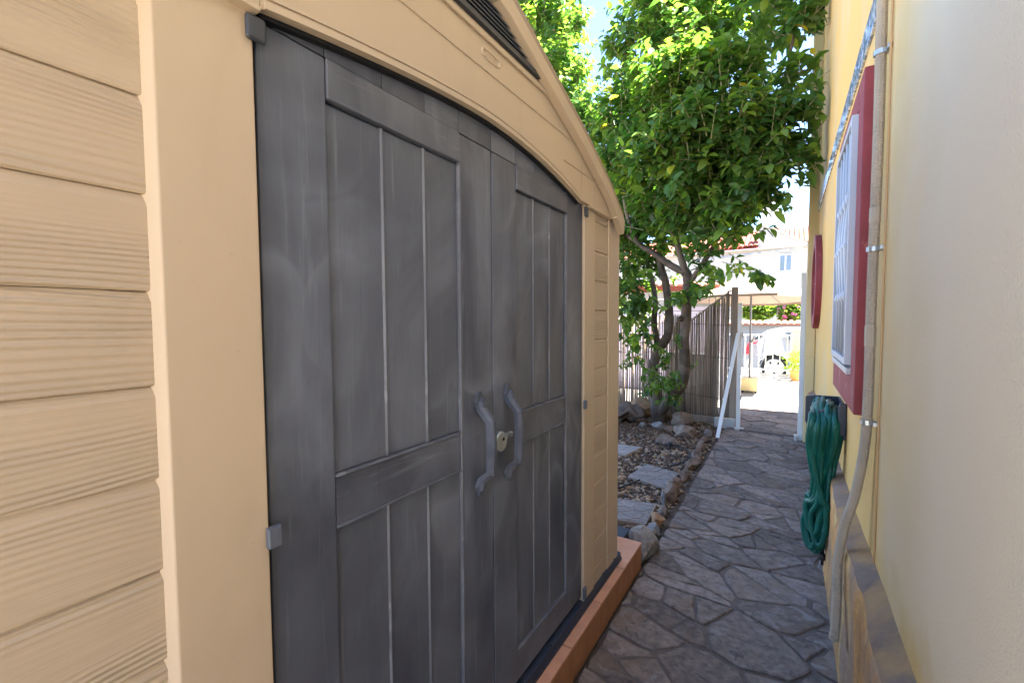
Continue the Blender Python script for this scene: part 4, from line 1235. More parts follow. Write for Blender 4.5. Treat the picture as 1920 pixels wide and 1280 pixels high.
M_slabp = mat("pale_slab_stone", (0.29, 0.26, 0.235), 0.7, var=0.12, vscale=14, objvar=0.1, bump=0.3, bscale=45, bdist=0.005)
slab([(-1.86, 4.66), (-1.49, 4.70), (-1.42, 5.10), (-1.79, 5.06)], 5, "palest stepping slab, furthest from the path", mt=M_slabp)
tag(MB().box((-1.22, 2.66, -.036), (-.93, 3.05, -.004)).build("slate_slab", M_slate, None, bevel=.004), "dark slate slab on the ground behind the platform", "slab")
# brown clay jar peeping out behind the shed corner
pj = []
for (z, r_) in ((-.03, .085), (0.03, .10), (.12, .125), (.22, .13), (.30, .105), (.335, .085), (.36, .095), (.37, .09)):
    pj.append((z, r_))
tag(MB().tube([(-1.10, 2.74, z) for z, r_ in pj], [r_ for z, r_ in pj], 20).build("clay_jar", M_brownpot, None, smooth=True), "dark brown clay jar half hidden behind the shed corner", "jar")
ip = MB().tube(smooth_path([(-1.60, 3.30, -.012), (-1.30, 3.68, -.006), (-1.20, 3.90, -.008), (-1.02, 4.48, .0), (-.90, 4.80, .004), (-.885, 5.02, .006), (-.96, 5.25, .003), (-1.12, 5.36, -.004), (-1.22, 5.33, .01)], 8), .008, 7).build("irrigation_pipe", M_pipe, None, smooth=True)
tag(ip, "thin black irrigation pipe curving over the gravel", "pipe")
# black drip head
dh = thing("drip_head", (-1.15, 5.27, 0), "small black irrigation dripper standing on the gravel", "dripper")
MB().tube([(-1.15, 5.27, -.03), (-1.15, 5.27, .035), (-1.15, 5.27, .04), (-1.15, 5.27, .055)], [.012, .012, .038, .030], 10).build("dripper_cap", M_pipe, dh)

# ================================================================== LEMON TREE
tree = thing("lemon_tree", (-1.6, 6.55, -.03), "leafy green citrus tree with forked grey trunks in front of the reed fence", "tree")
tk = MB()
def limb(pts, r0, r1, n=10, per=6):
    P_ = smooth_path(pts, per)
    L_ = len(P_)
    rr = []
    for i in range(L_):
        rr.append(.86 * (r0 + (r1 - r0) * i / (L_ - 1)) * (1 + .10 * mnoise.noise(P_[i] * 6)))
    P2 = [p + Vector((mnoise.noise(p * 3), mnoise.noise(p * 3 + Vector((9, 0, 0))), 0)) * .009 for p in P_]
    tk.tube(P2, rr, n)
limb([(-1.60, 6.60, -.06), (-1.60, 6.60, .05), (-1.63, 6.60, .25), (-1.66, 6.60, .45)], .150, .105)
limb([(-1.64, 6.6, .25), (-1.70, 6.6, .70), (-1.62, 6.56, 1.02), (-1.47, 6.55, 1.33), (-1.49, 6.5, 1.94), (-1.56, 6.4, 2.30), (-1.55, 6.3, 2.9)], .095, .045)
limb([(-1.60, 6.58, 1.0), (-1.68, 6.6, 1.40), (-1.68, 6.6, 1.85), (-1.80, 6.6, 2.35), (-2.1, 6.7, 3.2)], .055, .03)
limb([(-1.58, 6.58, .12), (-1.42, 6.48, .36), (-1.22, 6.36, .66), (-1.20, 6.3, 1.34), (-1.155, 6.25, 1.98), (-1.20, 6.2, 2.17)], .088, .070)
limb([(-1.19, 6.2, 2.12), (-1.36, 6.2, 2.22), (-1.61, 6.2, 2.42), (-1.84, 6.2, 2.60), (-1.93, 6.1, 2.90), (-2.05, 6.1, 3.5), (-2.3, 6.3, 4.3)], .058, .022)
limb([(-1.84, 6.2, 2.60), (-2.2, 6.4, 2.85), (-2.7, 6.6, 3.3), (-3.2, 6.9, 4.4), (-3.5, 7.0, 5.6)], .042, .018)
limb([(-1.19, 6.2, 2.14), (-1.25, 6.13, 2.40), (-1.32, 6.0, 2.70), (-1.36, 5.9, 2.95), (-1.30, 5.8, 3.6), (-1.25, 5.8, 4.6)], .052, .02)
limb([(-1.155, 6.25, 1.95), (-.90, 6.12, 2.30), (-.72, 5.9, 2.56), (-.45, 5.6, 2.95), (-.15, 5.4, 3.7), (0.0, 5.3, 4.4)], .042, .014)
limb([(-.72, 5.9, 2.56), (-.75, 5.7, 3.2), (-.72, 5.6, 4.2)], .03, .014)
limb([(-2.05, 6.6, 1.62), (-1.98, 6.6, 1.66), (-1.93, 6.62, 1.85), (-2.05, 6.6, 2.15), (-2.3, 6.6, 2.35)], .03, .022)
limb([(-2.05, 6.6, 1.60), (-2.12, 6.6, 1.70), (-2.35, 6.6, 1.85)], .028, .02)
limb([(-1.20, 6.29, 1.52), (-1.245, 6.22, 1.50), (-1.26, 6.19, 1.50)], .05, .036)
limb([(-1.155, 6.25, 1.95), (-1.08, 6.2, 2.03)], .03, .02)
tk.build("trunk", M_bark, tree, smooth=True)
clumps = [(-3.96, 7.2, 6.72, 0.87, 3), (-3.53, 7.0, 5.48, 0.74, 3), (-3.30, 7.0, 6.33, 0.36, 1.5), (-2.72, 6.6, 4.18, 0.59, 3), (-3.84, 7.2, 7.61, 0.96, 2), (-3.05, 6.8, 4.90, 0.36, 1), (-1.90, 6.2, 5.09, 0.42, 3), (-1.62, 6.2, 5.66, 0.50, 3), (-1.15, 6.0, 5.11, 0.6, 4), (-0.61, 6.0, 4.92, 0.51, 3), (-1.15, 6.3, 5.88, 0.7, 3), (-1.60, 6.4, 6.45, 0.60, 2), (-1.76, 5.8, 4.07, 0.56, 4), (-1.14, 5.4, 4.01, 0.55, 5), (-0.7, 5.4, 4.01, 0.47, 4), (-1.83, 5.8, 3.46, 0.42, 3), (-1.23, 5.3, 3.33, 0.55, 5), (-0.71, 5.2, 3.31, 0.51, 5), (-0.31, 5.2, 3.28, 0.44, 4), (-0.06, 5.4, 4.41, 0.3, 2), (0.02, 5.2, 3.82, 0.24, 2), (0.10, 5.2, 4.38, 0.20, 2), (-.02, 5.2, 3.37, 0.26, 2.5), (0.09, 5.0, 3.41, 0.16, 1.5), (0.03, 5.1, 2.97, 0.18, 2), (-0.16, 5.2, 2.94, 0.32, 3), (-.05, 5.4, 4.9, 0.36, 2), (-0.47, 5.5, 2.84, 0.41, 4), (-0.93, 5.6, 2.87, 0.5, 5), (-1.5, 5.9, 2.95, 0.49, 3), (-0.69, 5.6, 2.47, 0.28, 2), (-0.46, 5.4, 2.59, 0.29, 2), (-0.26, 5.3, 2.71, 0.22, 1.5), (-0.02, 5.2, 2.73, 0.13, 0.5), (-2.04, 6.5, 2.52, 0.4, 2), (-1.87, 6.5, 2.04, 0.39, 2), (-1.47, 6.4, 2.39, 0.38, 1.5), (-2.06, 6.6, 1.73, 0.28, 1), (-0.69, 5.6, 2.1, 0.19, 1.2), (-0.91, 5.9, 2.21, 0.2, 1), (-0.4, 5.4, 1.95, 0.17, 0.5), (-0.24, 5.3, 2.01, 0.1, 0.25), (-0.84, 5.9, 1.85, 0.17, 0.6), (-1.92, 6.3, 1.18, 0.27, 0.8), (-1.83, 6.4, 0.86, 0.23, 0.5), (-1.43, 6.3, 0.81, 0.22, 0.9), (-1.5, 6.3, 0.58, 0.19, 0.7), (-1.33, 6.3, 1.12, 0.13, 0.3), (-1.14, 6.2, 1.7, 0.21, 0.6), (-1.75, 6.5, 3.0, .5, 3), (-1.2, 6.5, 2.95, .5, 3), (-.8, 6.2, 2.75, .35, 2), (-2.3, 6.7, 2.7, .5, 3), (-2.2, 6.7, 3.4, .6, 3), (-1.55, 6.6, 2.55, .3, 1), (-2.35, 6.7, 2.1, .35, 2), (-1.45, 6.22, .72, .20, 2.2), (-1.38, 6.2, .55, .18, 1.6), (-2.0, 6.4, 1.35, .30, 1.6), (-1.95, 6.35, 1.0, .25, 1.2), (-1.75, 6.4, 1.75, .25, 1.2), (-2.1, 6.4, 1.9, .3, 1.5), (-1.0, 6.1, 1.95, .22, 1.0), (-1.25, 6.1, 1.72, .12, .6), (-1.55, 6.15, .85, .18, 1.4), (-1.6, 6.2, 1.15, .16, .9), (-1.3, 6.1, .42, .12, .8)]
lr = random.Random(77)
leaves = []                                # (pos, dir, normal, size, tint)
twigs = MB()
def shoot(p0, d, length, nl, size, yellow=0.0):
    d = d.normalized()
    side = d.cross(Vector((0, 0, 1)))
    side = side.normalized() if side.length > .05 else Vector((1, 0, 0))
    end = p0 + d * length + Vector((0, 0, -.06 * length))
    mid = p0.lerp(end, .5) + Vector((0, 0, .03 * length))
    twigs.tube([p0, mid, end], [.0062, .0048, .0022], 4, caps=False)
    a = lr.uniform(0, 6.28)
    base_t = lr.gauss(.5, .2)
    for i in range(nl):
        t = (i + 1) / nl
        p = p0.lerp(mid, t * 2) if t < .5 else mid.lerp(end, t * 2 - 1)
        a += 2.4
        rad = side * math.cos(a) + d.cross(side) * math.sin(a)
        ld = (rad * .85 + d * .55 + Vector((0, 0, -.28 - lr.random() * .25)) + Vector((lr.gauss(0, .2), lr.gauss(0, .2), lr.gauss(0, .2)))).normalized()
        nrm = (d * .5 + Vector((0, 0, .8)) + Vector((lr.gauss(0, .35), lr.gauss(0, .35), lr.gauss(0, .25))))
        nrm = (nrm - ld * nrm.dot(ld))
        if nrm.length < .05: continue
        tn = min(.92, max(0.02, base_t + lr.gauss(0, .12) + .12 * t))
        if lr.random() < .012 + yellow: tn = lr.uniform(.95, 1.0)
        leaves.append((p, ld, nrm.normalized(), size * lr.uniform(.5, 1.25) * (1.1 - .4 * t), tn))
for (cx, cy, czz, r_, dens) in clumps:
    ns = max(2, int(dens * (30 if cy > 6.55 and czz > 3 else 17) * (r_ / .5) ** 1.3))
    C0 = Vector((cx, cy, czz))
    for _ in range(ns):
        v = Vector((lr.gauss(0, 1), lr.gauss(0, 1), lr.gauss(0, 1))).normalized() * r_ * lr.random() ** .45
        p0 = C0 + v * .8
        if p0.x > .17 and p0.y < 6.6: p0.x = .17 - lr.random() * .25
        d = v.normalized() * .55 + Vector((0, 0, .75)) + Vector((lr.gauss(0, .35), lr.gauss(0, .35), lr.gauss(0, .2)))
        if czz < 2.2: d = v.normalized() + Vector((0, 0, .1))
        L_ = min(r_ * .9, lr.uniform(.22, .46))
        shoot(p0, d, L_, int(6 + L_ * 22), .148 if czz > 1.3 else .10)
# tall pale shoots through the middle of the crown
for (x, y, z) in ((-1.45, 5.2, 3.3), (-1.2, 5.05, 3.2), (-.9, 5.0, 3.25), (-1.6, 5.5, 3.6), (-.6, 5.0, 3.4), (-1.0, 5.2, 3.8), (-.4, 5.0, 3.3), (-1.9, 5.7, 3.9)):
    for q in range(2):
        shoot(Vector((x + lr.gauss(0, .08), y, z)), Vector((lr.gauss(0, .18), lr.gauss(-.1, .15), 1)), lr.uniform(.6, .95), 22, .125, .03)
# the sprig that hangs out towards the gate
shoot(Vector((-.66, 5.55, 2.15)), Vector((.85, -.25, -.35)), .48, 9, .105)
shoot(Vector((-.60, 5.60, 2.25)), Vector((.7, -.2, -.55)), .40, 8, .11)
shoot(Vector((-.95, 5.9, 2.0)), Vector((.55, -.2, -.7)), .35, 7, .12)
leaves = [l for l in leaves if not (l[0].x + l[1].x * l[3] > WX - .015 and l[0].y < 6.6)]
def leaf_template(fold, curl):
    st = [(0, 0), (.22, .36), (.5, .46), (.78, .28), (1.0, 0)]
    vs = []
    for (t, wd) in st:
        z = -curl * t * t
        if wd == 0: vs.append((t, 0, z))
        else: vs += [(t, -wd * .62, z + fold * wd), (t, 0, z), (t, wd * .62, z + fold * wd)]
    tr_ = [(0, 1, 2), (0, 2, 3)]
    for a in (1, 4):
        b = a + 3
        tr_ += [(a, b, b + 1), (a, b + 1, a + 1), (a + 1, b + 1, b + 2), (a + 1, b + 2, a + 2)]
    tr_ += [(7, 10, 8), (8, 10, 9)]
    return np.array(vs), np.array(tr_)
temps = [leaf_template(.18, .10), leaf_template(.30, .22), leaf_template(.10, .42), leaf_template(.40, .08)]
def leafmat(l):
    p, d, n_, s__, _ = l
    b = n_.cross(d)
    M_ = Matrix((d * s__, b * s__, n_ * s__)).transposed().to_4x4()
    M_.translation = p
    return M_
# the 300 that show largest become parts of their own
cand = []
for i, l in enumerate(leaves):
    q = project(l[0])
    if q and 1000 < q[0] < 1575 and -5 < q[1] < 760:
        cand.append((l[3] / q[2], i))
cand.sort(reverse=True)
top300 = set(i for _, i in cand[:300])
lmesh = [np_mesh("leaf", v, f, M_leafo, smooth=True) for v, f in temps]
for i in sorted(top300):
    o = bpy.data.objects.new("leaf", lmesh[i % 4])
    COL.objects.link(o); o.parent = tree
    o.matrix_parent_inverse = WORLD[tree.name].inverted()
    o.matrix_basis = leafmat(leaves[i])
def leaf_mass(ls, name, parent, mt=M_leafs):
    VV, TT, CC = [], [], []
    off = 0
    for k in range(4):
        sub = ls[k::4]
        if not sub: continue
        tv, tt = temps[k]
        D_ = np.array([l[1] for l in sub]); N_a = np.array([l[2] for l in sub]); P_a = np.array([l[0] for l in sub]); S_a = np.array([l[3] for l in sub])
        B_ = np.cross(N_a, D_)
        v = P_a[:, None] + S_a[:, None, None] * (tv[None, :, 0:1] * D_[:, None] + tv[None, :, 1:2] * B_[:, None] + tv[None, :, 2:3] * N_a[:, None])
        VV.append(v.reshape(-1, 3)); TT.append((tt[None] + (np.arange(len(sub)) * len(tv))[:, None, None]).reshape(-1, 3) + off)
        CC.append(np.repeat([l[4] for l in sub], len(tv))); off += len(sub) * len(tv)
    o = bpy.data.objects.new(name, np_mesh(name, np.concatenate(VV), np.concatenate(TT), mt, np.concatenate(CC), smooth=True))
    COL.objects.link(o)
    if parent is not None: put(o, parent); o["kind"] = "stuff"
    return o
leaf_mass([l for i, l in enumerate(leaves) if i not in top300], "crown", tree)
tw = twigs.build("twigs", M_twig, tree); tw["kind"] = "stuff"

# ================================================================== BEYOND THE GATE
# parasol
ps = thing("parasol", (-.665, 10.25, 0), "white topped beige parasol open over the sunny patio", "parasol")
can = MB()
H0 = Vector((-.665, 10.25, 2.36))
rim = []
for k in range(8):
    a = R(22) + k * math.pi / 4
    rr = 1.30
    q = Vector((H0.x + rr * math.cos(a), H0.y + rr * math.sin(a), 1.90))
    q.z += -.05 * (q.y - H0.y)
    rim.append(q)
vs = [H0] + rim + [H0 - Vector((0, 0, .014))] + [q - Vector((0, 0, .012)) for q in rim] + [q - Vector((0, 0, .05)) for q in rim]
fs = []
for k in range(8):
    j = (k + 1) % 8
    fs += [(0, 1 + k, 1 + j), (9, 10 + j, 10 + k), (1 + k, 18 + k, 18 + j, 1 + j)]
can.add(vs, fs).build("canopy", M_beige, ps)
MB().tube([(-.665, 10.25, .10), (-.665, 10.25, 2.34)], .020, 10).build("pole", M_polegrey, ps)
MB().tube([(-.665, 10.23, 1.02), (-.62, 10.20, 1.03), (-.60, 10.19, 1.12)], .022, 8).build("crank", M_polegrey, ps)
hub = Vector((-.665, 10.25, 2.02))
MB().tube([hub - Vector((0, 0, .05)), hub + Vector((0, 0, .05))], .04, 10).build("hub", M_polegrey, ps)
for q in rim:
    MB().tube([H0 - Vector((0, 0, .03)), q - Vector((0, 0, .02))], .009, 6).build("rib", M_polegrey, ps)
    MB().tube([hub, H0.lerp(q, .5) - Vector((0, 0, .03))], .008, 6).build("strut", M_polegrey, ps)
ybx = thing("yellow_box", (-.64, 10.15, 0), "pale yellow box with black feet round the parasol pole on the patio", "parasol base")
ybm = MB()
for (a, b) in (((-.80, 10.02, .035), (-.69, 10.40, .29)), ((-.64, 10.02, .035), (-.50, 10.40, .29)), ((-.6895, 10.02, .035), (-.6405, 10.22, .29)), ((-.6895, 10.28, .035), (-.6405, 10.40, .29))):
    ybm.box(a, b)
ybm.build("box_body", M_paleyel, ybx)
for x, y in ((-.77, 10.05), (-.53, 10.05), (-.77, 10.37), (-.53, 10.37)):
    MB().tube([(x, y, -.012), (x, y, .034)], .022, 8).build("foot", M_pipe, ybx)
# white railing gate
rg = thing("driveway_gate", (-.45, 13.1, 0), "white metal bar gate between the patio and the street", "gate")
gx0, gx1 = -1.45, .085
for z in (.035, .16, 1.06):
    box("rail", (gx0 + .041, 13.085, z), (gx1 - .041, 13.115, z + .035), M_white, rg)
for x in (gx0, gx1 - .04): box("gate_post", (x, 13.08, -.01), (x + .04, 13.12, 1.13), M_white, rg)
x = gx0 + .16
while x < gx1 - .08:
    box("bar", (x, 13.090, .0705), (x + .022, 13.110, .1595), M_white, rg)
    box("bar", (x, 13.090, .1955), (x + .022, 13.110, 1.0595), M_white, rg); x += .158
def scroll(cx, cz_, s_):
    pts = []
    for k in range(26):
        a = k * .36; r_ = .018 + .0032 * k
        pts.append((cx + s_ * (r_ * math.cos(a) - .05), 13.075, cz_ + r_ * math.sin(a)))
    MB().tube(pts, .008, 5).build("scroll", M_white, rg)
scroll(-.36, .62, 1); scroll(-.26, .62, -1); scroll(-.55, .50, 1)
# cream pier, pot plant
pier = thing("gate_pier", (.22, 13.1, 0), "cream rendered pier right of the white driveway gate", "pier")
box("pier_body", (.087, 12.95, -.012), (.40, 13.27, 1.19), M_gateyel, pier, bevel=.01)
box("pier_cap", (.067, 12.93, 1.191), (.42, 13.29, 1.24), M_gateyel, pier, bevel=.01)
fp = thing("pot_plant", (.19, 12.6, 0), "bushy yellow green plant in an orange pot by the cream pier", "plant")
MB().tube([(.19, 12.6, z) for z in (-.011, .02, .20, .24, .245)], [.10, .115, .15, .16, .12], 16).build("pot", M_orangepot, fp, smooth=True)
lv = []
for _ in range(420):
    v = Vector((lr.gauss(0, .11), lr.gauss(0, .11), lr.uniform(.0, .42)))
    d = Vector((v.x * 3, v.y * 3, lr.uniform(.0, .8))).normalized()
    n_v = Vector((lr.gauss(0, .5), lr.gauss(0, .5), 1)); n_v = (n_v - d * n_v.dot(d)).normalized()
    lv.append((Vector((.19, 12.6, .24)) + v, d, n_v, lr.uniform(.05, .09), lr.uniform(.75, .99)))
leaf_mass(lv, "foliage", fp)
# street wall with tiled coping, shrubs above it
cw = thing("street_wall", (-1, 17.3, -.3), "low white street wall with a red tiled coping behind the car", "wall")
box("wall_body", (-7, 17.0, -.55), (5, 17.3, 1.26), M_farwall, cw)
cme = MB()
nA = 6
vs, fs = [], []
for e, y in ((0, -.24), (1, .20)):
    for k in range(nA + 1):
        a = math.pi * k / nA
        vs.append((math.cos(a) * (.095 - .012 * e), y, math.sin(a) * .06 + .09 * (y + .24) / .44))
for k in range(nA): fs.append((k, k + 1, nA + 2 + k, nA + 1 + k))
fs += [tuple(range(nA + 1)), tuple(range(2 * nA + 1, nA, -1))]
cmesh = cme.add(vs, fs).mesh("coping_tile", M_coping, False)
box("coping_bed", (-7, 16.86, 1.262), (5, 17.36, 1.30), M_coping, cw)
for k in range(40):
    inst("coping_tile", cmesh, (-4.0 + k * .185, 17.1, 1.303), cw)
def shrub(name, c, r_, n_, mt_fl, label, cat, flowers, group=None, tl=(.45, .97)):
    t = thing(name, (c[0], c[1], c[2] - r_[2]), label, cat, group)
    ls_ = []
    for _ in range(n_):
        v = Vector((lr.gauss(0, 1), lr.gauss(0, 1), lr.gauss(0, 1))).normalized() * lr.random() ** .4
        p = Vector((c[0] + v.x * r_[0], c[1] + v.y * r_[1], c[2] + v.z * r_[2]))
        d = (v + Vector((lr.gauss(0, .4), lr.gauss(0, .4), lr.gauss(0.2, .4)))).normalized()
        nn = Vector((lr.gauss(0, .5), lr.gauss(0, .5), 1)); nn = nn - d * nn.dot(d)
        if nn.length < .05: continue
        ls_.append((p, d, nn.normalized(), lr.uniform(.09, .15), lr.uniform(*tl)))
    leaf_mass(ls_, "foliage", t)
    fb = MB()
    for _ in range(flowers):
        v = Vector((lr.gauss(0, 1), -abs(lr.gauss(0, 1)), lr.gauss(-.2, .8))).normalized()
        p = Vector((c[0] + v.x * r_[0], c[1] + v.y * r_[1], c[2] + v.z * r_[2]))
        s_ = lr.uniform(.035, .07)
        fb.add([p + Vector((math.cos(a), -.3 * math.sin(a * 2), math.sin(a))) * s_ for a in np.linspace(0, 2 * math.pi, 6)[:-1]] + [p + Vector((0, -.5, 0)) * s_],
               [(k, (k + 1) % 5, 5) for k in range(5)])
    fo = fb.build("blossom", mt_fl, t); fo["kind"] = "stuff"
    MB().tube([(c[0], c[1] + .1, -.5), (c[0] + .03, c[1] + .1, c[2])], [.05, .03], 7).build("stem", M_bark, t)
    return t
shrub("flowering_shrub", (-.95, 17.9, 1.82), (.55, .4, .38), 2200, M_redfl, "green shrub with red flowers above the tiled street wall", "shrub", 7, tl=(.55, .95))
shrub("flowering_shrub", (.10, 17.75, 1.75), (.42, .4, .55), 2200, M_pink, "pink flowering bush tumbling over the street wall", "shrub", 50, tl=(.6, .98))
# car
car = thing("parked_car", (-.2, 15.1, -.22), "white hatchback parked in the street beyond the bar gate", "car")
cy0, cy1 = 14.32, 16.0
base = -.22
prof = [(-1.10, .30), (-1.12, .55), (-1.07, .80), (-.98, 1.02), (-.80, 1.20), (-.55, 1.36), (-.25, 1.44), (.5, 1.47), (1.2, 1.43), (1.75, 1.15), (2.1, .98), (2.8, .85), (3.0, .62), (3.0, .28)]
def arch(cx, r_, n_=10): return [(cx + r_ * math.cos(a), .33 + r_ * math.sin(a)) for a in np.linspace(0.06, math.pi - .06, n_)]
low = [(2.95, .22)] + [(p[0], p[1]) for p in arch(2.20, .39)] + [(1.75, .20), (.15, .20)] + [(p[0], p[1]) for p in arch(-.32, .39)] + [(-1.0, .24)]
full = prof + low
nP = len(full)
vs = []
for (x, z) in full:
    inset_ = .0 if z < .85 else (z - .85) * .30
    vs += [(x, cy0 + inset_, z + base), (x, cy1 - inset_, z + base)]
bmc = bmesh.new()
bv = [bmc.verts.new(v) for v in vs]
for i in range(nP):
    j = (i + 1) % nP
    bmc.faces.new((bv[2 * i], bv[2 * i + 1], bv[2 * j + 1], bv[2 * j]))
f1 = bmc.faces.new([bv[2 * i] for i in range(nP)]); f2 = bmc.faces.new([bv[2 * i + 1] for i in reversed(range(nP))])
bmesh.ops.triangulate(bmc, faces=[f1, f2])
bmesh.ops.recalc_face_normals(bmc, faces=bmc.faces)
me = bpy.data.meshes.new("body"); bmc.to_mesh(me); bmc.free(); me.materials.append(M_carpaint)
ob = bpy.data.objects.new("body", me); COL.objects.link(ob); put(ob, car)
def carside(poly, out, name, mt):
    vs = []
    for (x, z) in poly:
        i_ = .0 if z < .85 else (z - .85) * .30
        vs += [(x, cy0 + i_ - out, z + base), (x, cy0 + i_ + .01, z + base)]
    k = len(poly)
    fs = [tuple(2 * i for i in range(k)), tuple(2 * i + 1 for i in reversed(range(k)))] + [(2 * i, 2 * i + 1, 2 * ((i + 1) % k) + 1, 2 * ((i + 1) % k)) for i in range(k)]
    return MB().add(vs, fs).build(name, mt, car)
carside([(-.02, 1.17), (.10, 1.05), (.42, .97), (.42, 1.36), (-.08, 1.32)], .006, "side_window", M_darkglass)
carside([(.48, .96), (1.5, .96), (1.10, 1.36), (.48, 1.38)], .006, "side_window", M_darkglass)
carside([(-.93, 1.10), (-.72, 1.14), (-.52, 1.32), (-.62, 1.30)], .006, "rear_window", M_darkglass)
carside([(-1.09, .70), (-.92, .70), (-.90, .98), (-.68, 1.05), (-.98, 1.03)], .012, "tail_lamp", M_redlamp)
carside([(.52, .25), (.56, .25), (.48, .94), (.44, .94)], .003, "door_seam", M_darkglass)
carside([(.60, .80), (.74, .80), (.74, .83), (.60, .83)], .02, "door_handle", M_carpaint)
for cx in (-.32, 2.20):
    for yy_ in (cy0 + .01, cy1 - .21):
        wo = MB().tube([(cx, yy_ - .0, .33 + base), (cx, yy_ + .02, .33 + base), (cx, yy_ + .18, .33 + base), (cx, yy_ + .20, .33 + base)], [.30, .33, .33, .30], 28).build("wheel", M_tyre, car)
        rim_ = MB()
        rim_.tube([(cx, yy_ - .004, .33 + base), (cx, yy_ - .0005, .33 + base)], [.235, .245], 28)
        rim_.tube([(cx, yy_ - .016, .33 + base), (cx, yy_ - .0045, .33 + base)], [.05, .06], 12)
        rim_.build("rim", M_alloy, wo)
        for k in range(5):
            a = k * 2 * math.pi / 5 + .3
            MB().tube([(cx + .13 * math.cos(a + .62), yy_ - .006, .33 + base + .13 * math.sin(a + .62)), (cx + .20 * math.cos(a + .62), yy_ - .006, .33 + base + .20 * math.sin(a + .62))], [.022, .036], 6).build("spoke_gap", M_tyre, wo)
# neighbouring garden behind the fence
nb = thing("neighbour_wall", (-2.6, 9.6, 0), "white and lilac garden wall seen through the reed fence", "wall")
box("wall_body", (-5.5, 9.5, -.012), (-1.02, 9.68, 1.75), M_lilac, nb)
box("wall_cap", (-5.5, 9.46, 1.751), (-1.0, 9.72, 1.80), M_farwall, nb)
tag(MB().box((-1.95, 8.62, -.012), (-1.06, 8.9, .86)).build("dark_block", M_dark, None, bevel=.02), "low dark grey block just behind the reed fence", "box")  # plain dark block filling the low zone behind the canes
bw = thing("bungalow", (-4, 12.5, 0), "low white bungalow with a red tiled eave behind the fence", "house")
box("wall", (-7.5, 11.6, -.012), (-1.42, 13.0, 2.20), M_farwall, bw)
rp = MB().prism_y([(-7.6, 2.202), (-1.15, 2.202), (-1.15, 2.25), (-4.4, 2.42), (-7.6, 2.3)], 11.3, 13.2).build("roof", M_rooft, bw)
for k in range(30):
    inst("roof_tile", cmesh, (-1.25 - k * .2, 11.45, 2.25 + min(k * .2, 3.15) * .053), rp)
wnd = box("window", (-2.6, 11.56, 1.1), (-1.9, 11.599, 1.85), M_white, bw)
box("pane", (-2.54, 11.55, 1.16), (-1.96, 11.5595, 1.79), M_glass, wnd)
# far house with red tiled roofs
fh = thing("white_house", (-1, 27, 0), "large white house with red tiled roofs and a blue tile line across the street", "house")
def FZ(p): return p
fw_ = MB()
fw_.box((-9, 25.2, -.62), (4.5, 33, 4.98))
fw_.build("wall", M_farwall, fh)
gpoly = [(-1.36, 4.5), (4.2, 4.5), (4.2, 3.6), (4.3, 3.6), (.62, 4.96), (-1.18, 6.02), (-1.36, 5.96)]
gpoly = [(-1.36, 4.9), (.75, 4.9), (.62, 4.98), (-1.18, 6.03), (-1.36, 5.97)]
MB().prism_y(gpoly, 24.95, 25.35).build("gable_wall", M_farwall, fh)
MB().prism_y([(-1.38, 5.98), (-1.18, 6.05), (.72, 4.94), (.72, 5.00), (-1.18, 6.11), (-1.38, 6.04)], 24.90, 25.40).build("parapet_cap", M_white, fh)
nA = 6
vs, fs = [], []
for e, (yy2, zz2) in enumerate(((-.25, 0.0), (.25, .22))):
    for k in range(nA + 1):
        a = math.pi * k / nA
        vs.append((math.cos(a) * (.10 - .014 * e), yy2, math.sin(a) * .065 + zz2))
for k in range(nA): fs.append((k, k + 1, nA + 2 + k, nA + 1 + k))
fs += [tuple(range(nA + 1)), tuple(range(2 * nA + 1, nA, -1))]
rtile = MB().add(vs, fs).mesh("roof_tile", M_rooft, False)
lroof = MB().add([(-9.2, 24.8, 5.0), (-1.365, 24.8, 5.0), (-1.365, 27.4, 6.12), (-9.2, 27.4, 6.12), (-9.2, 24.8, 4.95), (-1.365, 24.8, 4.95), (-1.365, 27.4, 6.07), (-9.2, 27.4, 6.07)],
                 [(0, 1, 2, 3), (7, 6, 5, 4), (0, 4, 5, 1), (1, 5, 6, 2), (2, 6, 7, 3), (3, 7, 4, 0)]).build("roof", M_rooft, fh)
for r_ in range(6):
    for k in range(16):
        inst("roof_tile", rtile, (-1.48 - k * .205, 24.98 + r_ * .44, 5.085 + r_ * .19), lroof)
rroof = MB().add([(-.9, 25.4, 5.05), (2.6, 25.4, 5.05), (2.6, 28.4, 6.35), (-.9, 28.4, 6.35), (-.9, 25.4, 5.0), (2.6, 25.4, 5.0), (2.6, 28.4, 6.3), (-.9, 28.4, 6.3)],
                 [(0, 1, 2, 3), (7, 6, 5, 4), (0, 4, 5, 1), (1, 5, 6, 2), (2, 6, 7, 3), (3, 7, 4, 0)]).build("roof", M_rooft, fh)
for r_ in range(7):
    for k in range(13):
        inst("roof_tile", rtile, (-.8 + k * .205, 25.6 + r_ * .44, 5.14 + r_ * .19), rroof)
M_tileline = mat("blue_grey_tile", (0.30, 0.35, 0.45), 0.4, objvar=.4)
x = -4.4
while x < .45:
    z = 5.07 if False else 4.93
    box("band_tile", (x + .004, 25.165, 4.70 + (x + 2.1) * .055), (x + .14, 25.199, 4.78 + (x + 2.1) * .055), M_tileline, fh); x += .15
wdo = MB()
for (a, b, c, d) in ((-.48, -.43, 3.78, 4.62), (.03, .08, 3.78, 4.62), (-.4295, .0295, 3.78, 3.83), (-.4295, .0295, 4.57, 4.62), (-.225, -.175, 3.8305, 4.5695)):
    wdo.box((a, 25.13, c), (b, 25.199, d))
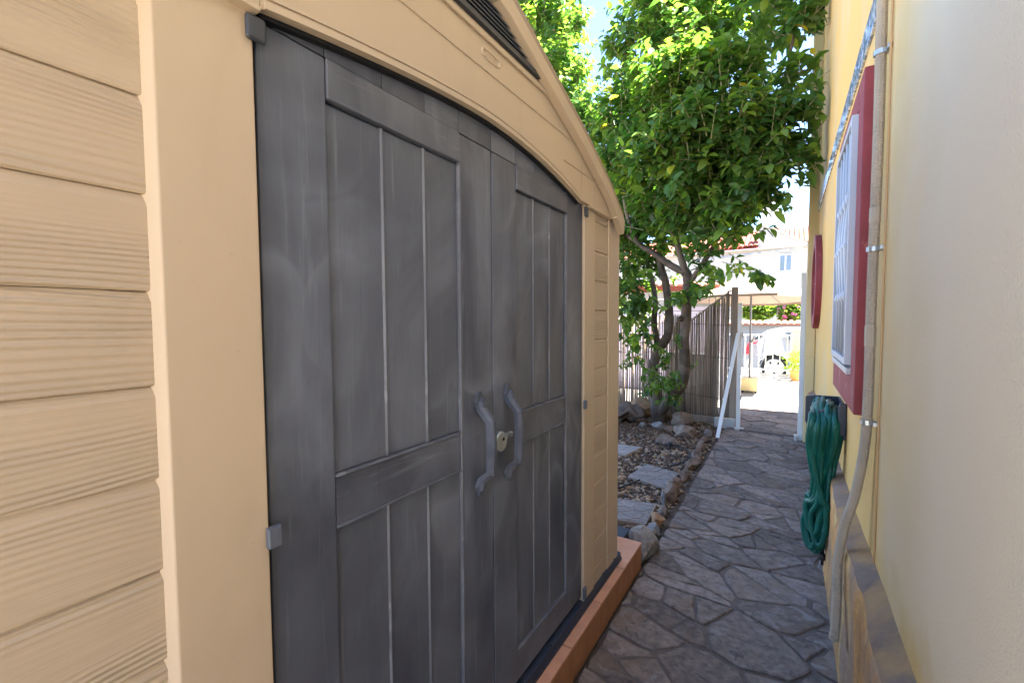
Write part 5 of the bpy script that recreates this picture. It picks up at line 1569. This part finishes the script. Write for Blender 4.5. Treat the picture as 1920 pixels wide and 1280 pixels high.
wq = wdo.build("window", M_white, fh)
box("pane", (-.429, 25.15, 3.831), (-.226, 25.16, 4.569), M_glass, wq); box("pane", (-.174, 25.15, 3.831), (.029, 25.16, 4.569), M_glass, wq)
box("window_surround", (-.58, 25.18, 3.66), (-.481, 25.1995, 4.72), M_white, wq); box("window_surround", (.081, 25.18, 3.66), (.18, 25.1995, 4.72), M_white, wq)
# satellite dish and aerial on that roof
sdh = thing("satellite_dish", (-1.0, 26.2, 6.0), "white satellite dish above the gable of the far white house", "satellite dish")
dd = MB(); vs = [(0, 0, 0)]; fs = []
for ri in range(1, 5):
    for k in range(20):
        a = 2 * math.pi * k / 20; r_ = ri * .12
        vs.append((r_ * math.cos(a), -.35 * (r_ ** 2), r_ * 1.1 * math.sin(a)))
for k in range(20): fs.append((0, 1 + k, 1 + (k + 1) % 20))
for ri in range(3):
    for k in range(20):
        fs.append((1 + ri * 20 + k, 1 + (ri + 1) * 20 + k, 1 + (ri + 1) * 20 + (k + 1) % 20, 1 + ri * 20 + (k + 1) % 20))
o = dd.add([(x * .8 + -.92, 26.2 + y, z * 1.15 + 6.9) for x, y, z in vs], fs).build("dish", M_white, sdh, smooth=True)
sm = o.modifiers.new("solid", 'SOLIDIFY'); sm.thickness = .012
MB().tube([(-.95, 26.25, 5.4), (-.92, 26.25, 6.9)], .03, 8).build("dish_mast", M_polegrey, sdh)
MB().tube([(-.92, 26.2, 6.55), (-.92, 25.75, 6.75)], .014, 6).build("feed_arm", M_polegrey, sdh)
an = thing("tv_aerial", (-.62, 26.4, 5.5), "thin television aerial mast beside the satellite dish", "aerial")
MB().tube([(-.62, 26.4, 5.4), (-.62, 26.4, 7.7)], .014, 6).build("mast", M_polegrey, an)
MB().tube([(-.66, 26.38, 6.75), (-.22, 26.38, 6.68)], .010, 6).build("boom", M_polegrey, an)
for k in range(5):
    MB().tube([(-.55 + k * .08, 26.25, 6.735 - k * .013), (-.55 + k * .08, 26.5, 6.735 - k * .013)], .006, 5).build("element", M_polegrey, an)
